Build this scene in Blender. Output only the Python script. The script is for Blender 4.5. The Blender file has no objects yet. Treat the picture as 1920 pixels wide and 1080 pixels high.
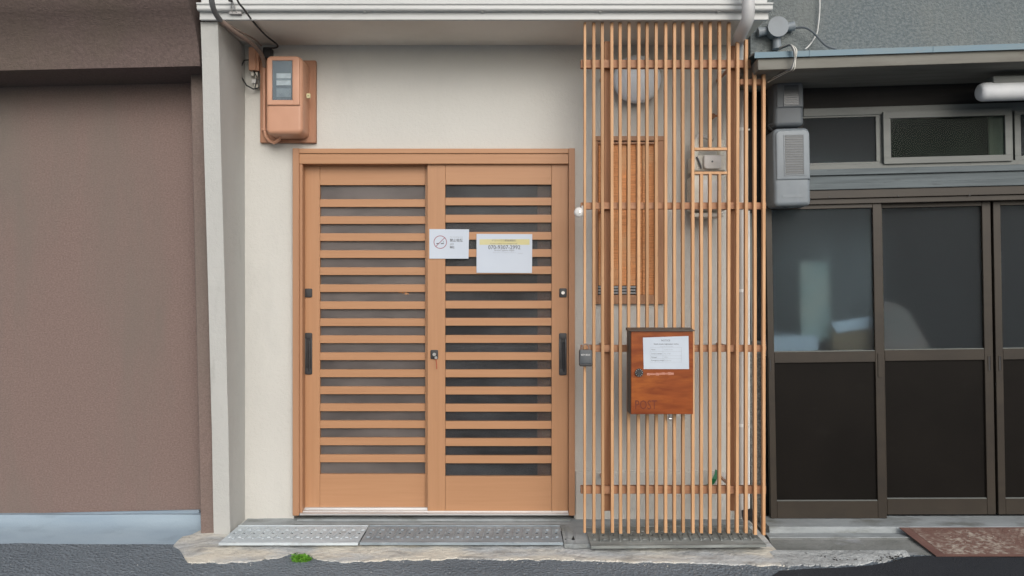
import bpy, bmesh, math, random
from mathutils import Vector, Matrix, noise
random.seed(7)
C = bpy.context.scene
COL = C.collection
R = math.radians
PI = math.pi

# ------------------------------------------------------------------ camera, sky, sun, exposure
CAMZ = 1.32
FPX = 1387.0                       # focal length in photo pixels (26 mm equivalent)
cam_d = bpy.data.cameras.new('camera')
cam_d.sensor_width = 36.0
cam_d.lens = 36.0 * FPX / 1920.0
cam_d.clip_start = 0.05
cam_d.clip_end = 1000.0
cam = bpy.data.objects.new('camera', cam_d)
cam.location = (0, 0, CAMZ)
cam.rotation_euler = (R(90), 0, 0)
COL.objects.link(cam)
C.camera = cam

SUN_EL, SUN_ROT = R(30), R(164)
w = bpy.data.worlds.new('World'); C.world = w; w.use_nodes = True
wt = w.node_tree; wt.nodes.clear()
sky = wt.nodes.new('ShaderNodeTexSky'); sky.sky_type = 'NISHITA'; sky.sun_disc = False
sky.sun_elevation = SUN_EL; sky.sun_rotation = SUN_ROT
sky.air_density = 1.0; sky.dust_density = 3.0; sky.ozone_density = 1.0
hsv = wt.nodes.new('ShaderNodeHueSaturation'); hsv.inputs['Saturation'].default_value = 0.5
bg = wt.nodes.new('ShaderNodeBackground'); bg.inputs['Strength'].default_value = 0.15
wo = wt.nodes.new('ShaderNodeOutputWorld')
wt.links.new(sky.outputs[0], hsv.inputs['Color']); wt.links.new(hsv.outputs[0], bg.inputs['Color'])
wt.links.new(bg.outputs[0], wo.inputs['Surface'])
sd = bpy.data.lights.new('sun', 'SUN'); sd.energy = 0.95; sd.angle = R(40); sd.color = (1.0, 0.985, 0.96)
so = bpy.data.objects.new('sun', sd); COL.objects.link(so)
sv = Vector((math.sin(SUN_ROT) * math.cos(SUN_EL), math.cos(SUN_ROT) * math.cos(SUN_EL), math.sin(SUN_EL)))
so.rotation_euler = sv.to_track_quat('Z', 'Y').to_euler(); so.location = sv * 20
C.view_settings.view_transform = 'Standard'
C.view_settings.look = 'None'
C.view_settings.exposure = 0.06
C.view_settings.gamma = 1.0
C.view_settings.use_curve_mapping = False

# ------------------------------------------------------------------ materials
def sc(r, g, b, k=1.0):
    def f(v):
        v /= 255.0
        return v / 12.92 if v <= 0.04045 else ((v + 0.055) / 1.055) ** 2.4
    return (min(1, f(r) * k), min(1, f(g) * k), min(1, f(b) * k), 1)

def L4(r, g, b): return (r, g, b, 1)

def mat(name, c1, c2=None, rough=0.8, scale=(6, 6, 6), detail=5, lo=0.35, hi=0.65, bumps=(), metallic=0.0,
        c3=None, s3=(2, 2, 2), lo3=0.5, hi3=0.7, var=0.0, spec=0.5, rvar=0.0, trans=0.0, coat=0.0, ior=1.45, alpha=None, vary_off=True):
    """base colour c1<->c2 by noise, optional stain colour c3 by another noise, bump = list of (scale, strength, distance, kind)"""
    m = bpy.data.materials.new(name); m.use_nodes = True
    nt = m.node_tree; N = nt.nodes; K = nt.links
    b = N['Principled BSDF']
    tc = N.new('ShaderNodeTexCoord')
    oi = N.new('ShaderNodeObjectInfo')
    add = N.new('ShaderNodeVectorMath'); add.operation = 'ADD'
    mul = N.new('ShaderNodeVectorMath'); mul.operation = 'SCALE'; mul.inputs[0].default_value = (1, 1, 1)
    mm = N.new('ShaderNodeMath'); mm.operation = 'MULTIPLY'; mm.inputs[1].default_value = 37.0 if vary_off else 0.0
    K.new(oi.outputs['Random'], mm.inputs[0]); K.new(mm.outputs[0], mul.inputs['Scale'])
    K.new(tc.outputs['Object'], add.inputs[0]); K.new(mul.outputs[0], add.inputs[1])
    def nz(scl, det, rgh=0.55):
        mp = N.new('ShaderNodeMapping'); mp.inputs['Scale'].default_value = scl
        n = N.new('ShaderNodeTexNoise'); n.inputs['Scale'].default_value = 1.0
        n.inputs['Detail'].default_value = det; n.inputs['Roughness'].default_value = rgh
        K.new(add.outputs[0], mp.inputs[0]); K.new(mp.outputs[0], n.inputs['Vector'])
        return n
    def mixc(fac, a, bcol):
        x = N.new('ShaderNodeMix'); x.data_type = 'RGBA'
        K.new(fac, x.inputs['Factor'])
        for s, i in ((a, 6), (bcol, 7)):
            if isinstance(s, tuple): x.inputs[i].default_value = s
            else: K.new(s, x.inputs[i])
        return x.outputs[2]
    def rng(out, a, z):
        r = N.new('ShaderNodeMapRange'); r.inputs['From Min'].default_value = a; r.inputs['From Max'].default_value = z
        K.new(out, r.inputs['Value']); return r.outputs[0]
    col = c1
    fac1 = None
    if c2:
        fac1 = rng(nz(scale, detail).outputs['Fac'], lo, hi)
        col = mixc(fac1, c1, c2)
    if c3:
        col = mixc(rng(nz(s3, 6, 0.6).outputs['Fac'], lo3, hi3), col, c3)
    if var > 0:
        h = N.new('ShaderNodeHueSaturation')
        mr = N.new('ShaderNodeMapRange'); mr.inputs['To Min'].default_value = 1 - var; mr.inputs['To Max'].default_value = 1 + var
        K.new(oi.outputs['Random'], mr.inputs['Value']); K.new(mr.outputs[0], h.inputs['Value'])
        if isinstance(col, tuple): h.inputs['Color'].default_value = col
        else: K.new(col, h.inputs['Color'])
        col = h.outputs[0]
    if isinstance(col, tuple): b.inputs['Base Color'].default_value = col
    else: K.new(col, b.inputs['Base Color'])
    b.inputs['Roughness'].default_value = rough
    if rvar > 0 and fac1 is not None:
        mr = N.new('ShaderNodeMapRange'); mr.inputs['To Min'].default_value = max(0, rough - rvar); mr.inputs['To Max'].default_value = min(1, rough + rvar)
        K.new(fac1, mr.inputs['Value']); K.new(mr.outputs[0], b.inputs['Roughness'])
    b.inputs['Metallic'].default_value = metallic
    b.inputs['Specular IOR Level'].default_value = spec
    b.inputs['Transmission Weight'].default_value = trans
    b.inputs['Coat Weight'].default_value = coat
    b.inputs['IOR'].default_value = ior
    prev = None
    for (s, st, dist, kind) in bumps:
        s3v = s if isinstance(s, tuple) else (s, s, s)
        if kind == 'n': t = nz(s3v, 4, 0.6).outputs['Fac']
        else:
            mp = N.new('ShaderNodeMapping'); mp.inputs['Scale'].default_value = s3v
            v = N.new('ShaderNodeTexVoronoi'); v.inputs['Scale'].default_value = 1.0
            K.new(add.outputs[0], mp.inputs[0]); K.new(mp.outputs[0], v.inputs['Vector']); t = v.outputs['Distance']
        bp = N.new('ShaderNodeBump'); bp.inputs['Strength'].default_value = st; bp.inputs['Distance'].default_value = dist
        K.new(t, bp.inputs['Height'])
        if prev: K.new(prev, bp.inputs['Normal'])
        prev = bp.outputs[0]
    if prev: K.new(prev, b.inputs['Normal'])
    return m

M = {}
M['cream'] = mat('cream_stucco', L4(0.5755, 0.5676, 0.5327), L4(0.5361, 0.5274, 0.4942), .9, (1.2, 1.2, 1.0), 6, .3, .7,
                  bumps=((190, .6, .003, 'n'), (60, .45, .005, 'n'), (4, .25, .02, 'n')), c3=L4(0.4819, 0.4773, 0.4515), s3=(3, 3, 1.2), lo3=.6, hi3=.85)
M['pillar'] = mat('white_stucco', L4(0.5016, 0.5016, 0.4803), L4(0.443, 0.443, 0.4223), .9, (3, 3, .8), 6, .3, .7,
                  bumps=((150, .5, .004, 'n'), (45, .35, .006, 'n'), (6, .3, .02, 'n')), c3=L4(0.3511, 0.3511, 0.3313), s3=(9, 9, 2), lo3=.62, hi3=.8)
M['soffit'] = mat('soffit_paint', L4(0.7475, 0.7026, 0.6279), L4(0.6612, 0.6129, 0.5382), .8, (2, 2, 2), 5, bumps=((60, .2, .002, 'n'),))
M['fascia'] = mat('white_painted_board', L4(0.5972, 0.6068, 0.5972), L4(0.5009, 0.5105, 0.5009), .55, (.8, 9, 9), 6, .35, .7, c3=L4(0.3468, 0.3468, 0.3275), s3=(3, 8, 20), lo3=.6, hi3=.85,
                  bumps=((20, .1, .002, 'n'),))
M['brown'] = mat('brown_stucco', L4(.230, .165, .145), L4(.168, .120, .106), .95, (105, 105, 140), 4, .36, .64,
                 bumps=((230, .8, .003, 'n'), (80, .35, .003, 'n')), c3=L4(.165, .142, .122), s3=(1.8, 1.8, .35), lo3=.42, hi3=.68)
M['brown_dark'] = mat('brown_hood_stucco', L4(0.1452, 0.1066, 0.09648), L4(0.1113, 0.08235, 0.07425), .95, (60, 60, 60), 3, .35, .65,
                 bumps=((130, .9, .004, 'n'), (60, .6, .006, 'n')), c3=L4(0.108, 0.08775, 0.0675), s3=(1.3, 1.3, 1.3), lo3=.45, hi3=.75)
M['bluecon'] = mat('blue_grey_mortar', L4(0.3132, 0.3906, 0.4512), L4(0.2523, 0.3255, 0.3936), .85, (2.2, 6, 10), 6, .3, .7, bumps=((30, .3, .004, 'n'), (140, .3, .002, 'n')),
                   c3=L4(0.1914, 0.2417, 0.2784), s3=(3, 5, 14), lo3=.55, hi3=.8)
M['ledge'] = mat('blue_painted_ledge', L4(0.2587, 0.3209, 0.3829), L4(0.207, 0.269, 0.3312), .7, (3, 9, 20), 6, bumps=((60, .3, .003, 'n'),))
M['door'] = mat('tan_aluminium', L4(0.4376, 0.234, 0.1236), L4(0.4025, 0.2098, 0.1079), .42, (2.5, 2.5, 60), 4, .3, .7, bumps=((( 4, 4, 260), .06, .001, 'n'),), var=.02, spec=.4)
M['doorv'] = mat('tan_aluminium_upright', L4(0.4376, 0.234, 0.1236), L4(0.4025, 0.2098, 0.1079), .42, (60, 60, 2.5), 4, .3, .7, bumps=(((260, 4, 4), .06, .001, 'n'),), var=.02, spec=.4)
M['frame'] = mat('tan_frame', L4(0.4055, 0.2173, 0.1214), L4(0.3638, 0.1897, 0.1036), .45, (30, 30, 2.5), 4, .3, .7, var=.02, spec=.4)
M['slat'] = mat('cedar_slat', L4(0.5614, 0.3367, 0.1805), L4(0.4304, 0.2298, 0.1093), .6, (60, 60, 3.2), 6, .32, .68, bumps=(((180, 180, 6), .25, .001, 'n'),), var=.17,
                c3=L4(0.3369, 0.1603, 0.07107), s3=(40, 40, 14), lo3=.62, hi3=.8)
M['rail'] = mat('cedar_rail', L4(0.401, 0.2094, 0.1136), L4(0.2907, 0.1397, 0.07347), .6, (3.2, 60, 60), 6, .32, .68, bumps=(((6, 180, 180), .25, .001, 'n'),), var=.08)
M['post'] = mat('cedar_post', L4(0.359, 0.1762, 0.08751), L4(0.2592, 0.1194, 0.05624), .6, (50, 50, 2.6), 6, .32, .68, bumps=(((160, 160, 5), .25, .001, 'n'),), var=.06)
M['tanpaint'] = mat('tan_painted_plastic', L4(0.5352, 0.2896, 0.1889), L4(0.4777, 0.249, 0.1563), .42, (5, 5, 5), 4, c3=L4(0.3823, 0.1931, 0.1187), s3=(9, 9, 9), lo3=.62, hi3=.8, bumps=((80, .06, .001, 'n'),))
M['tanwood'] = mat('tan_painted_board', L4(0.3881, 0.1984, 0.1182), L4(0.326, 0.162, 0.09702), .6, (40, 40, 3), 5, bumps=(((120, 120, 5), .2, .001, 'n'),))
M['black'] = mat('black_plastic', L4(.022, .022, .024), L4(.035, .035, .038), .42, (20, 20, 20), 3)
M['chrome'] = mat('satin_steel', L4(.62, .62, .62), L4(.5, .5, .5), .28, (40, 40, 40), 3, metallic=1.0)
M['alu'] = mat('aluminium_sill', L4(.72, .72, .72), L4(.58, .58, .58), .38, (2, 60, 60), 4, metallic=.7)
M['red'] = mat('red_cord', L4(.42, .08, .04), L4(.34, .06, .03), .6)
M['paper'] = mat('white_paper', L4(0.5184, 0.5737, 0.648), L4(0.4896, 0.5432, 0.6237), .55, (3, 3, 3), 3)
M['paperw'] = mat('white_form_paper', L4(0.5184, 0.5737, 0.6399), L4(0.4752, 0.5279, 0.5994), .7, (8, 8, 8), 4)
M['yellow'] = mat('pale_yellow_print', L4(0.544, 0.496, 0.24), L4(0.56, 0.528, 0.32), .55, (6, 6, 6), 2)
M['ink'] = mat('grey_ink', L4(.10, .10, .11), None, .6)
M['inkl'] = mat('pale_grey_ink', L4(.36, .38, .42), None, .6)
M['inkr'] = mat('dark_red_ink', L4(.30, .10, .13), None, .6)
M['glassL'] = mat('frosted_door_glass', L4(.40, .36, .345), L4(.24, .215, .21), .30, (2.4, 2.4, 6), 3, .35, .65, ior=1.33, trans=.72, bumps=(((220, 2, 3), .25, .002, 'n'),))  # patchy base colour stands in for uneven reflections
M['glassR'] = mat('frosted_dark_glass', L4(.45, .54, .60), None, .62, trans=.992, ior=1.27)
M['glassD'] = mat('frosted_door_glass_dark', L4(.36, .375, .40), L4(.20, .20, .215), .26, (2.4, 2.4, 6), 3, .35, .65, ior=1.28, trans=.90, bumps=(((220, 2, 3), .25, .002, 'n'),))  # tone patches in the colour imitate varied reflections
M['glassT'] = mat('dark_green_transom_glass', L4(.40, .48, .43), None, .10, ior=1.10, trans=.99)
M['glassC'] = mat('clear_glass', L4(.86, .88, .88), None, .03, trans=1.0)
M['room'] = mat('room_wall', L4(.10, .085, .075), L4(.07, .06, .055), .9, (2, 2, 2), 4)
M['reflmottle'] = mat('pale_reflection_mottle', L4(.78, .62, .53), L4(.20, .20, .22), .9, (2.2, 2, 1.3), 4, .38, .62)  # pale and dark mottle stands in for varied reflections in the door glass
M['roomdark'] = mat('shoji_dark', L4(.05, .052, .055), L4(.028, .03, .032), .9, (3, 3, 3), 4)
M['screen'] = mat('blue_grey_screen', L4(.30, .32, .34), L4(.05, .055, .06), .9, (3, 2, 1.3), 4)
M['backingd'] = mat('dark_green_backing', L4(.030, .040, .034), L4(.018, .022, .020), .9, (3, 3, 1.6), 3)
M['screenr'] = mat('grey_partition', L4(.34, .33, .30), L4(.10, .11, .11), .9, (3, 3, 1.6), 3)
M['orangewood'] = mat('orange_wood', L4(.9, .45, .20), L4(.85, .38, .16), .6, (20, 20, 2), 4)
M['mailwood'] = mat('varnished_red_wood', L4(0.2795, 0.0696, 0.0154), L4(0.156, 0.0312, 0.0077), .28, (3, 3, 20), 7, .36, .64, bumps=(((6, 6, 90), .12, .001, 'n'),),
                    c3=L4(0.351, 0.102, 0.0198), s3=(3, 3, 12), lo3=.50, hi3=.70, spec=.4, vary_off=False)
M['maildark'] = mat('mailbox_dark_steel', L4(.085, .075, .065), L4(.06, .052, .045), .5, (10, 10, 10), 4)
M['burn'] = mat('burnt_lettering', L4(0.133, 0.0272, 0.0128), None, .7)
M['scrape'] = mat('pale_scrape', L4(.50, .26, .20), L4(.40, .14, .08), .8, (60, 60, 60), 4)
M['keybox'] = mat('keybox_grey', L4(.085, .095, .105), L4(.06, .068, .075), .38, (30, 30, 30), 4)
M['white'] = mat('white_plastic', L4(0.675, 0.675, 0.666), L4(0.594, 0.594, 0.576), .4, (20, 20, 20), 4)
M['pipe'] = mat('white_downpipe', L4(.60, .60, .60), L4(.50, .50, .50), .42, (4, 4, 2), 5, c3=L4(.36, .35, .34), s3=(10, 10, 5), lo3=.62, hi3=.85)
M['pipeg'] = mat('grey_pipe', L4(0.483, 0.4715, 0.46), L4(0.391, 0.3795, 0.368), .5, (8, 8, 2), 5)
M['lampg'] = mat('lamp_dome', L4(0.6922, 0.7489, 0.792), L4(0.6345, 0.6882, 0.7616), .35, (8, 8, 8), 3)
M['lampd'] = mat('lamp_base', L4(.16, .16, .17), None, .5)
M['gas'] = mat('gas_meter_body', L4(0.72, 0.7056, 0.6336), L4(0.576, 0.5616, 0.504), .5, (20, 20, 20), 5, c3=L4(0.3168, 0.288, 0.2448), s3=(22, 22, 22), lo3=.62, hi3=.75)
M['jal'] = mat('rattan_boards', L4(0.7986, 0.3573, 0.1366), L4(0.5445, 0.2223, 0.08197), .6, (14, 14, 150), 5, var=.22, bumps=(((30, 30, 420), .5, .002, 'n'),), c3=L4(0.6534, 0.3864, 0.2003), s3=(4, 4, 4), lo3=.5, hi3=.7)
M['jalglass'] = mat('tan_louvre_glass', L4(.30, .32, .33), L4(.22, .23, .24), .3, (6, 6, 6), 3)
M['greystucco'] = mat('grey_pebble_stucco', L4(0.1826, 0.2106, 0.2183), L4(0.1181, 0.1404, 0.149), .95, (55, 55, 75), 4, .38, .62,
                      bumps=((130, 1.0, .006, 'n'), (60, .8, .006, 'n')), c3=L4(0.2077, 0.2181, 0.2032), s3=(1.4, 1.4, .7), lo3=.5, hi3=.8)
M['pebble'] = mat('pebbledash', L4(.22, .22, .205), L4(.13, .13, .12), .95, (90, 90, 90), 3, .4, .6, bumps=((70, .7, .006, 'v'),))
M['bluemetal'] = mat('blue_painted_flashing', L4(0.1207, 0.205, 0.2612), L4(0.1495, 0.215, 0.247), .5, (5, 20, 20), 5, c3=L4(0.2185, 0.19, 0.1568), s3=(9, 20, 20), lo3=.62, hi3=.8)
M['oldboard'] = mat('weathered_grey_board', L4(0.208, 0.204, 0.18), L4(0.16, 0.152, 0.132), .85, (2.5, 20, 20), 6, bumps=(((12, 90, 90), .35, .002, 'n'),),
                    c3=L4(0.112, 0.096, 0.08), s3=(5, 18, 14), lo3=.6, hi3=.85)
M['darkwood'] = mat('dark_stained_wood', L4(.020, .018, .017), L4(.013, .012, .011), .7, (3, 20, 30), 5, bumps=(((8, 80, 80), .3, .002, 'n'),))
M['transom'] = mat('grey_aluminium_frame', L4(0.162, 0.1728, 0.162), L4(0.1296, 0.1404, 0.135), .5, (3, 20, 20), 5, c3=L4(0.0918, 0.0918, 0.081), s3=(14, 20, 20), lo3=.62, hi3=.82)
M['sillboard'] = mat('weathered_blue_board', L4(0.1361, 0.1613, 0.1714), L4(0.09576, 0.1134, 0.121), .8, (2.2, 30, 60), 6, .35, .65, bumps=(((8, 90, 120), .3, .002, 'n'),), c3=L4(0.06552, 0.07056, 0.07056), s3=(7, 20, 50), lo3=.6, hi3=.8)
M['bronze'] = mat('bronze_aluminium', L4(0.04067, 0.03245, 0.02427), L4(0.0328, 0.02621, 0.02013), .42, (4, 4, 4), 5, c3=L4(0.02493, 0.02059, 0.01717), s3=(4, 4, 9), lo3=.5, hi3=.8, spec=.4)
M['panel'] = mat('dark_door_panel', L4(0.008791, 0.007351, 0.006234), L4(0.00635, 0.005342, 0.004625), .45, (3, 3, 3), 5, c3=L4(0.01269, 0.01113, 0.009655), s3=(6, 6, 12), lo3=.6, hi3=.85, spec=.12)
M['meterg'] = mat('weathered_grey_plastic', L4(0.2187, 0.2515, 0.277), L4(0.1859, 0.2151, 0.2406), .45, (6, 6, 3), 5, c3=L4(0.1458, 0.1641, 0.1786), s3=(8, 8, 5), lo3=.55, hi3=.85, bumps=((60, .08, .001, 'n'),))
M['meterd'] = mat('dark_grey_plastic', L4(.125, .145, .16), L4(.10, .115, .13), .5, (6, 6, 3), 5)
M['meterw'] = mat('meter_window', L4(.045, .055, .065), L4(.07, .08, .09), .2, (6, 6, 60), 4)
M['strip'] = mat('meter_strip', L4(.13, .15, .165), None, .4)
M['dial'] = mat('meter_register', L4(0.715, 0.806, 0.858), L4(0.52, 0.598, 0.65), .4, (20, 20, 20), 3)
M['dialm'] = mat('meter_label', L4(.30, .38, .43), L4(.22, .29, .34), .4, (20, 20, 20), 3)
M['dialg'] = mat('meter_interior', L4(.15, .21, .25), L4(.11, .16, .20), .5, (9, 9, 9), 3)
M['cabled'] = mat('black_cable', L4(.02, .022, .024), L4(.035, .036, .038), .5, (20, 20, 20), 3)
M['cableg'] = mat('grey_cable', L4(.15, .155, .16), L4(.11, .115, .12), .55, (20, 20, 20), 3)
M['cablet'] = mat('taupe_conduit', L4(.27, .20, .165), L4(.20, .15, .125), .55, (9, 9, 9), 3)
M['asphalt'] = mat('asphalt', L4(0.2016, 0.2374, 0.2688), L4(0.1366, 0.1646, 0.1904), .9, (1.3, 1.3, 1.3), 9, .34, .66,
                   bumps=((75, 1.0, .010, 'v'), (24, .4, .010, 'n')), c3=L4(0.3696, 0.392, 0.4032), s3=(62, 62, 62), lo3=.60, hi3=.70)
M['asphalt2'] = mat('fresh_asphalt', L4(0.02429, 0.0287, 0.03643), L4(0.03312, 0.03754, 0.04526), .85, (5, 5, 5), 6, .3, .7, bumps=((170, .9, .006, 'v'),), c3=L4(0.0552, 0.05962, 0.06624), s3=(130, 130, 130), lo3=.6, hi3=.7)
M['apron'] = mat('patched_mortar', L4(.66, .62, .53), L4(.48, .495, .495), .92, (2.2, 7, 5), 8, .42, .58,
                 bumps=((30, .9, .014, 'n'), (140, .6, .003, 'n')), c3=L4(.30, .295, .28), s3=(7, 16, 9), lo3=.52, hi3=.70, vary_off=False)
M['concrete'] = mat('grey_concrete', L4(0.3549, 0.3843, 0.3963), L4(0.2662, 0.2896, 0.2958), .9, (4, 8, 8), 7, .35, .65, bumps=((45, .5, .006, 'n'), (160, .4, .002, 'n')),
                    c3=L4(0.1419, 0.1477, 0.1301), s3=(5, 9, 22), lo3=.50, hi3=.74)
M['moss'] = mat('stained_concrete', L4(0.222, 0.2292, 0.2233), L4(0.138, 0.1448, 0.1353), .92, (4, 8, 10), 7, .35, .65, bumps=((45, .6, .008, 'n'), (140, .5, .003, 'n')),
                c3=L4(0.312, 0.3257, 0.3518), s3=(4, 9, 16), lo3=.55, hi3=.8)
M['mortar'] = mat('white_mortar', L4(0.504, 0.528, 0.528), L4(0.324, 0.336, 0.336), .92, (9, 14, 14), 7, .35, .65, bumps=((40, .9, .015, 'n'), (120, .6, .004, 'n')),
                  c3=L4(0.12, 0.126, 0.12), s3=(22, 22, 22), lo3=.6, hi3=.72)
M['grate'] = mat('pale_grating', L4(0.5661, 0.6274, 0.658), L4(0.4438, 0.4973, 0.5278), .62, (5, 14, 14), 6, .35, .65, bumps=((60, .3, .002, 'n'),), c3=L4(0.3061, 0.3061, 0.2907), s3=(8, 14, 14), lo3=.58, hi3=.8)
M['grate2'] = mat('grey_steel_grating', L4(0.3542, 0.42, 0.4666), L4(0.2409, 0.2873, 0.3213), .5, (7, 18, 18), 6, .35, .65, bumps=((60, .3, .002, 'n'),), c3=L4(0.4534, 0.5009, 0.5203), s3=(12, 24, 24), lo3=.58, hi3=.75, metallic=.25)
M['grate3'] = mat('dirty_grey_grating', L4(0.264, 0.282, 0.27), L4(0.156, 0.168, 0.162), .7, (6, 16, 16), 6, .35, .65, bumps=((60, .4, .003, 'n'),), c3=L4(0.36, 0.396, 0.396), s3=(4, 14, 14), lo3=.55, hi3=.72)
M['drain'] = mat('drain_shade', L4(.008, .008, .008), None, .95)
M['rust'] = mat('rust_painted_steel', L4(.155, .085, .070), L4(.115, .060, .050), .75, (6, 9, 9), 6, bumps=((80, .3, .002, 'n'),), c3=L4(.24, .19, .16), s3=(22, 30, 30), lo3=.62, hi3=.8)
M['rustworn'] = mat('worn_tread', L4(.150, .088, .072), L4(.36, .32, .27), .8, (34, 60, 60), 8, .44, .64, bumps=((90, .7, .004, 'v'),), c3=L4(.140, .078, .063), s3=(3.2, 7, 7), lo3=.44, hi3=.58)
M['weed'] = mat('weed_green', L4(0.085, 0.255, 0.017), L4(0.136, 0.323, 0.034), .6, (60, 60, 60), 3)
M['stone'] = mat('pale_grit', L4(.5, .5, .49), L4(.34, .34, .33), .9, (40, 40, 40), 3, var=.3)
M['green'] = mat('green_plastic', L4(.010, .20, .075), L4(.008, .15, .055), .4, (30, 30, 30), 3)
M['acrosswall'] = mat('dark_boards', L4(0.245, 0.2275, 0.21), L4(0.175, 0.161, 0.147), .8, (20, 20, 2), 4)
M['roofdark'] = mat('dark_roof', L4(.07, .075, .08), L4(.05, .055, .06), .7, (4, 4, 4), 4)
M['carton'] = mat('cardboard', L4(.34, .22, .12), L4(.28, .18, .10), .9, (9, 9, 9), 3)
M['whitebox'] = mat('white_carton', L4(0.7313, 0.7508, 0.7605), L4(0.6435, 0.663, 0.6825), .7, (9, 9, 9), 3)
M['creampanel'] = mat('cream_panel', L4(.66, .60, .46), L4(.40, .46, .40), .8, (5, 5, 5), 3)
M['pinkcloth'] = mat('pink_grey_cloth', L4(0.3119, 0.2137, 0.1683), L4(0.1857, 0.1924, 0.1632), .9, (4, 4, 4), 3)
M['curtain'] = mat('pale_green_cloth', L4(.42, .45, .38), L4(.32, .35, .30), .9, (30, 30, 2), 3)
M['gold'] = mat('gold_sticker', L4(.72, .36, .16), None, .5)
M['sign'] = mat('print_white', L4(.6, .6, .6), None, .6)

# ------------------------------------------------------------------ frames and pixel -> place conversion
F0 = Matrix.Translation((0, 4.2, 0))                               # main house facade plane
def frame_at(px, py, d, roll, yaw):
    p = Vector(((px - 960) * d / FPX, d, CAMZ - (py - 540) * d / FPX))
    return Matrix.Translation(p) @ Matrix.Rotation(R(yaw), 4, 'Z') @ Matrix.Rotation(R(roll), 4, 'Y')
FR = frame_at(1440, 970, 4.13, -1.0, -3.0)                         # leaning old house at the right
FL = frame_at(375, 955, 4.15, -1.3, 0.0)                           # leaning stucco building at the left
W0 = Matrix.Identity(4)

def uz(px, py, off=0.0, F=F0):
    """measured pixel -> (x, z) in frame F on the plane off metres in front of the facade"""
    Fi = F.inverted()
    o = Fi @ Vector((0, 0, CAMZ))
    dv = Fi.to_3x3() @ Vector(((px - 960) / FPX, 1, -(py - 540) / FPX))
    t = (-off - o.y) / dv.y
    p = o + dv * t
    return p.x, p.z

LOC = {}; FRM = {}
def thing(name, label, cat, F=F0, base=(0, 0, 0), group=None):
    o = bpy.data.objects.new(name, None); o.empty_display_size = .1
    base = Vector(base)
    o.matrix_world = F @ Matrix.Translation(base)
    COL.objects.link(o); LOC[o] = base; FRM[o] = F
    o['label'] = label; o['category'] = cat
    if group: o['group'] = group
    return o


def place(name, me, m, parent, origin, F=F0, label=None, cat=None, kind=None, group=None):
    o = bpy.data.objects.new(name, me)
    origin = Vector(origin)
    if m is not None and len(me.materials) == 0: me.materials.append(m)
    if parent is not None:
        o.parent = parent; o.location = origin - LOC[parent]; FRM[o] = FRM[parent]
    else:
        o.matrix_world = F @ Matrix.Translation(origin); FRM[o] = F
    COL.objects.link(o); LOC[o] = origin
    if label: o['label'] = label
    if cat: o['category'] = cat
    if kind: o['kind'] = kind
    if group: o['group'] = group
    return o

_cache = {}
def box_mesh(sx, sy, sz, m, bev):
    key = (round(sx, 4), round(sy, 4), round(sz, 4), m.name, bev)
    if key in _cache: return _cache[key]
    bm = bmesh.new(); bmesh.ops.create_cube(bm, size=1)
    for v in bm.verts: v.co = Vector((v.co.x * sx, v.co.y * sy, v.co.z * sz))
    if bev: bmesh.ops.bevel(bm, geom=bm.edges[:], offset=bev, segments=1, affect='EDGES', clamp_overlap=True)
    me = bpy.data.meshes.new('box'); bm.to_mesh(me); bm.free(); me.materials.append(m)
    _cache[key] = me; return me

def bx(name, x0, x1, z0, z1, off, th, m, parent=None, bev=0.0, F=F0, **k):
    """box: front face off metres before the facade, th thick"""
    if x0 > x1: x0, x1 = x1, x0
    if z0 > z1: z0, z1 = z1, z0
    me = box_mesh(x1 - x0, th, z1 - z0, m, bev)
    return place(name, me, None, parent, ((x0 + x1) / 2, -off + th / 2, (z0 + z1) / 2), F, **k)

def pb(name, px0, py0, px1, py1, off, th, m, parent=None, bev=0.0, F=F0, **k):
    if parent is not None: F = FRM[parent]
    x0, z1 = uz(px0, (py0 + py1) / 2, off, F)[0], uz((px0 + px1) / 2, py0, off, F)[1]
    x1, z0 = uz(px1, (py0 + py1) / 2, off, F)[0], uz((px0 + px1) / 2, py1, off, F)[1]
    return bx(name, x0, x1, z0, z1, off, th, m, parent, bev, F, **k)

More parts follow.
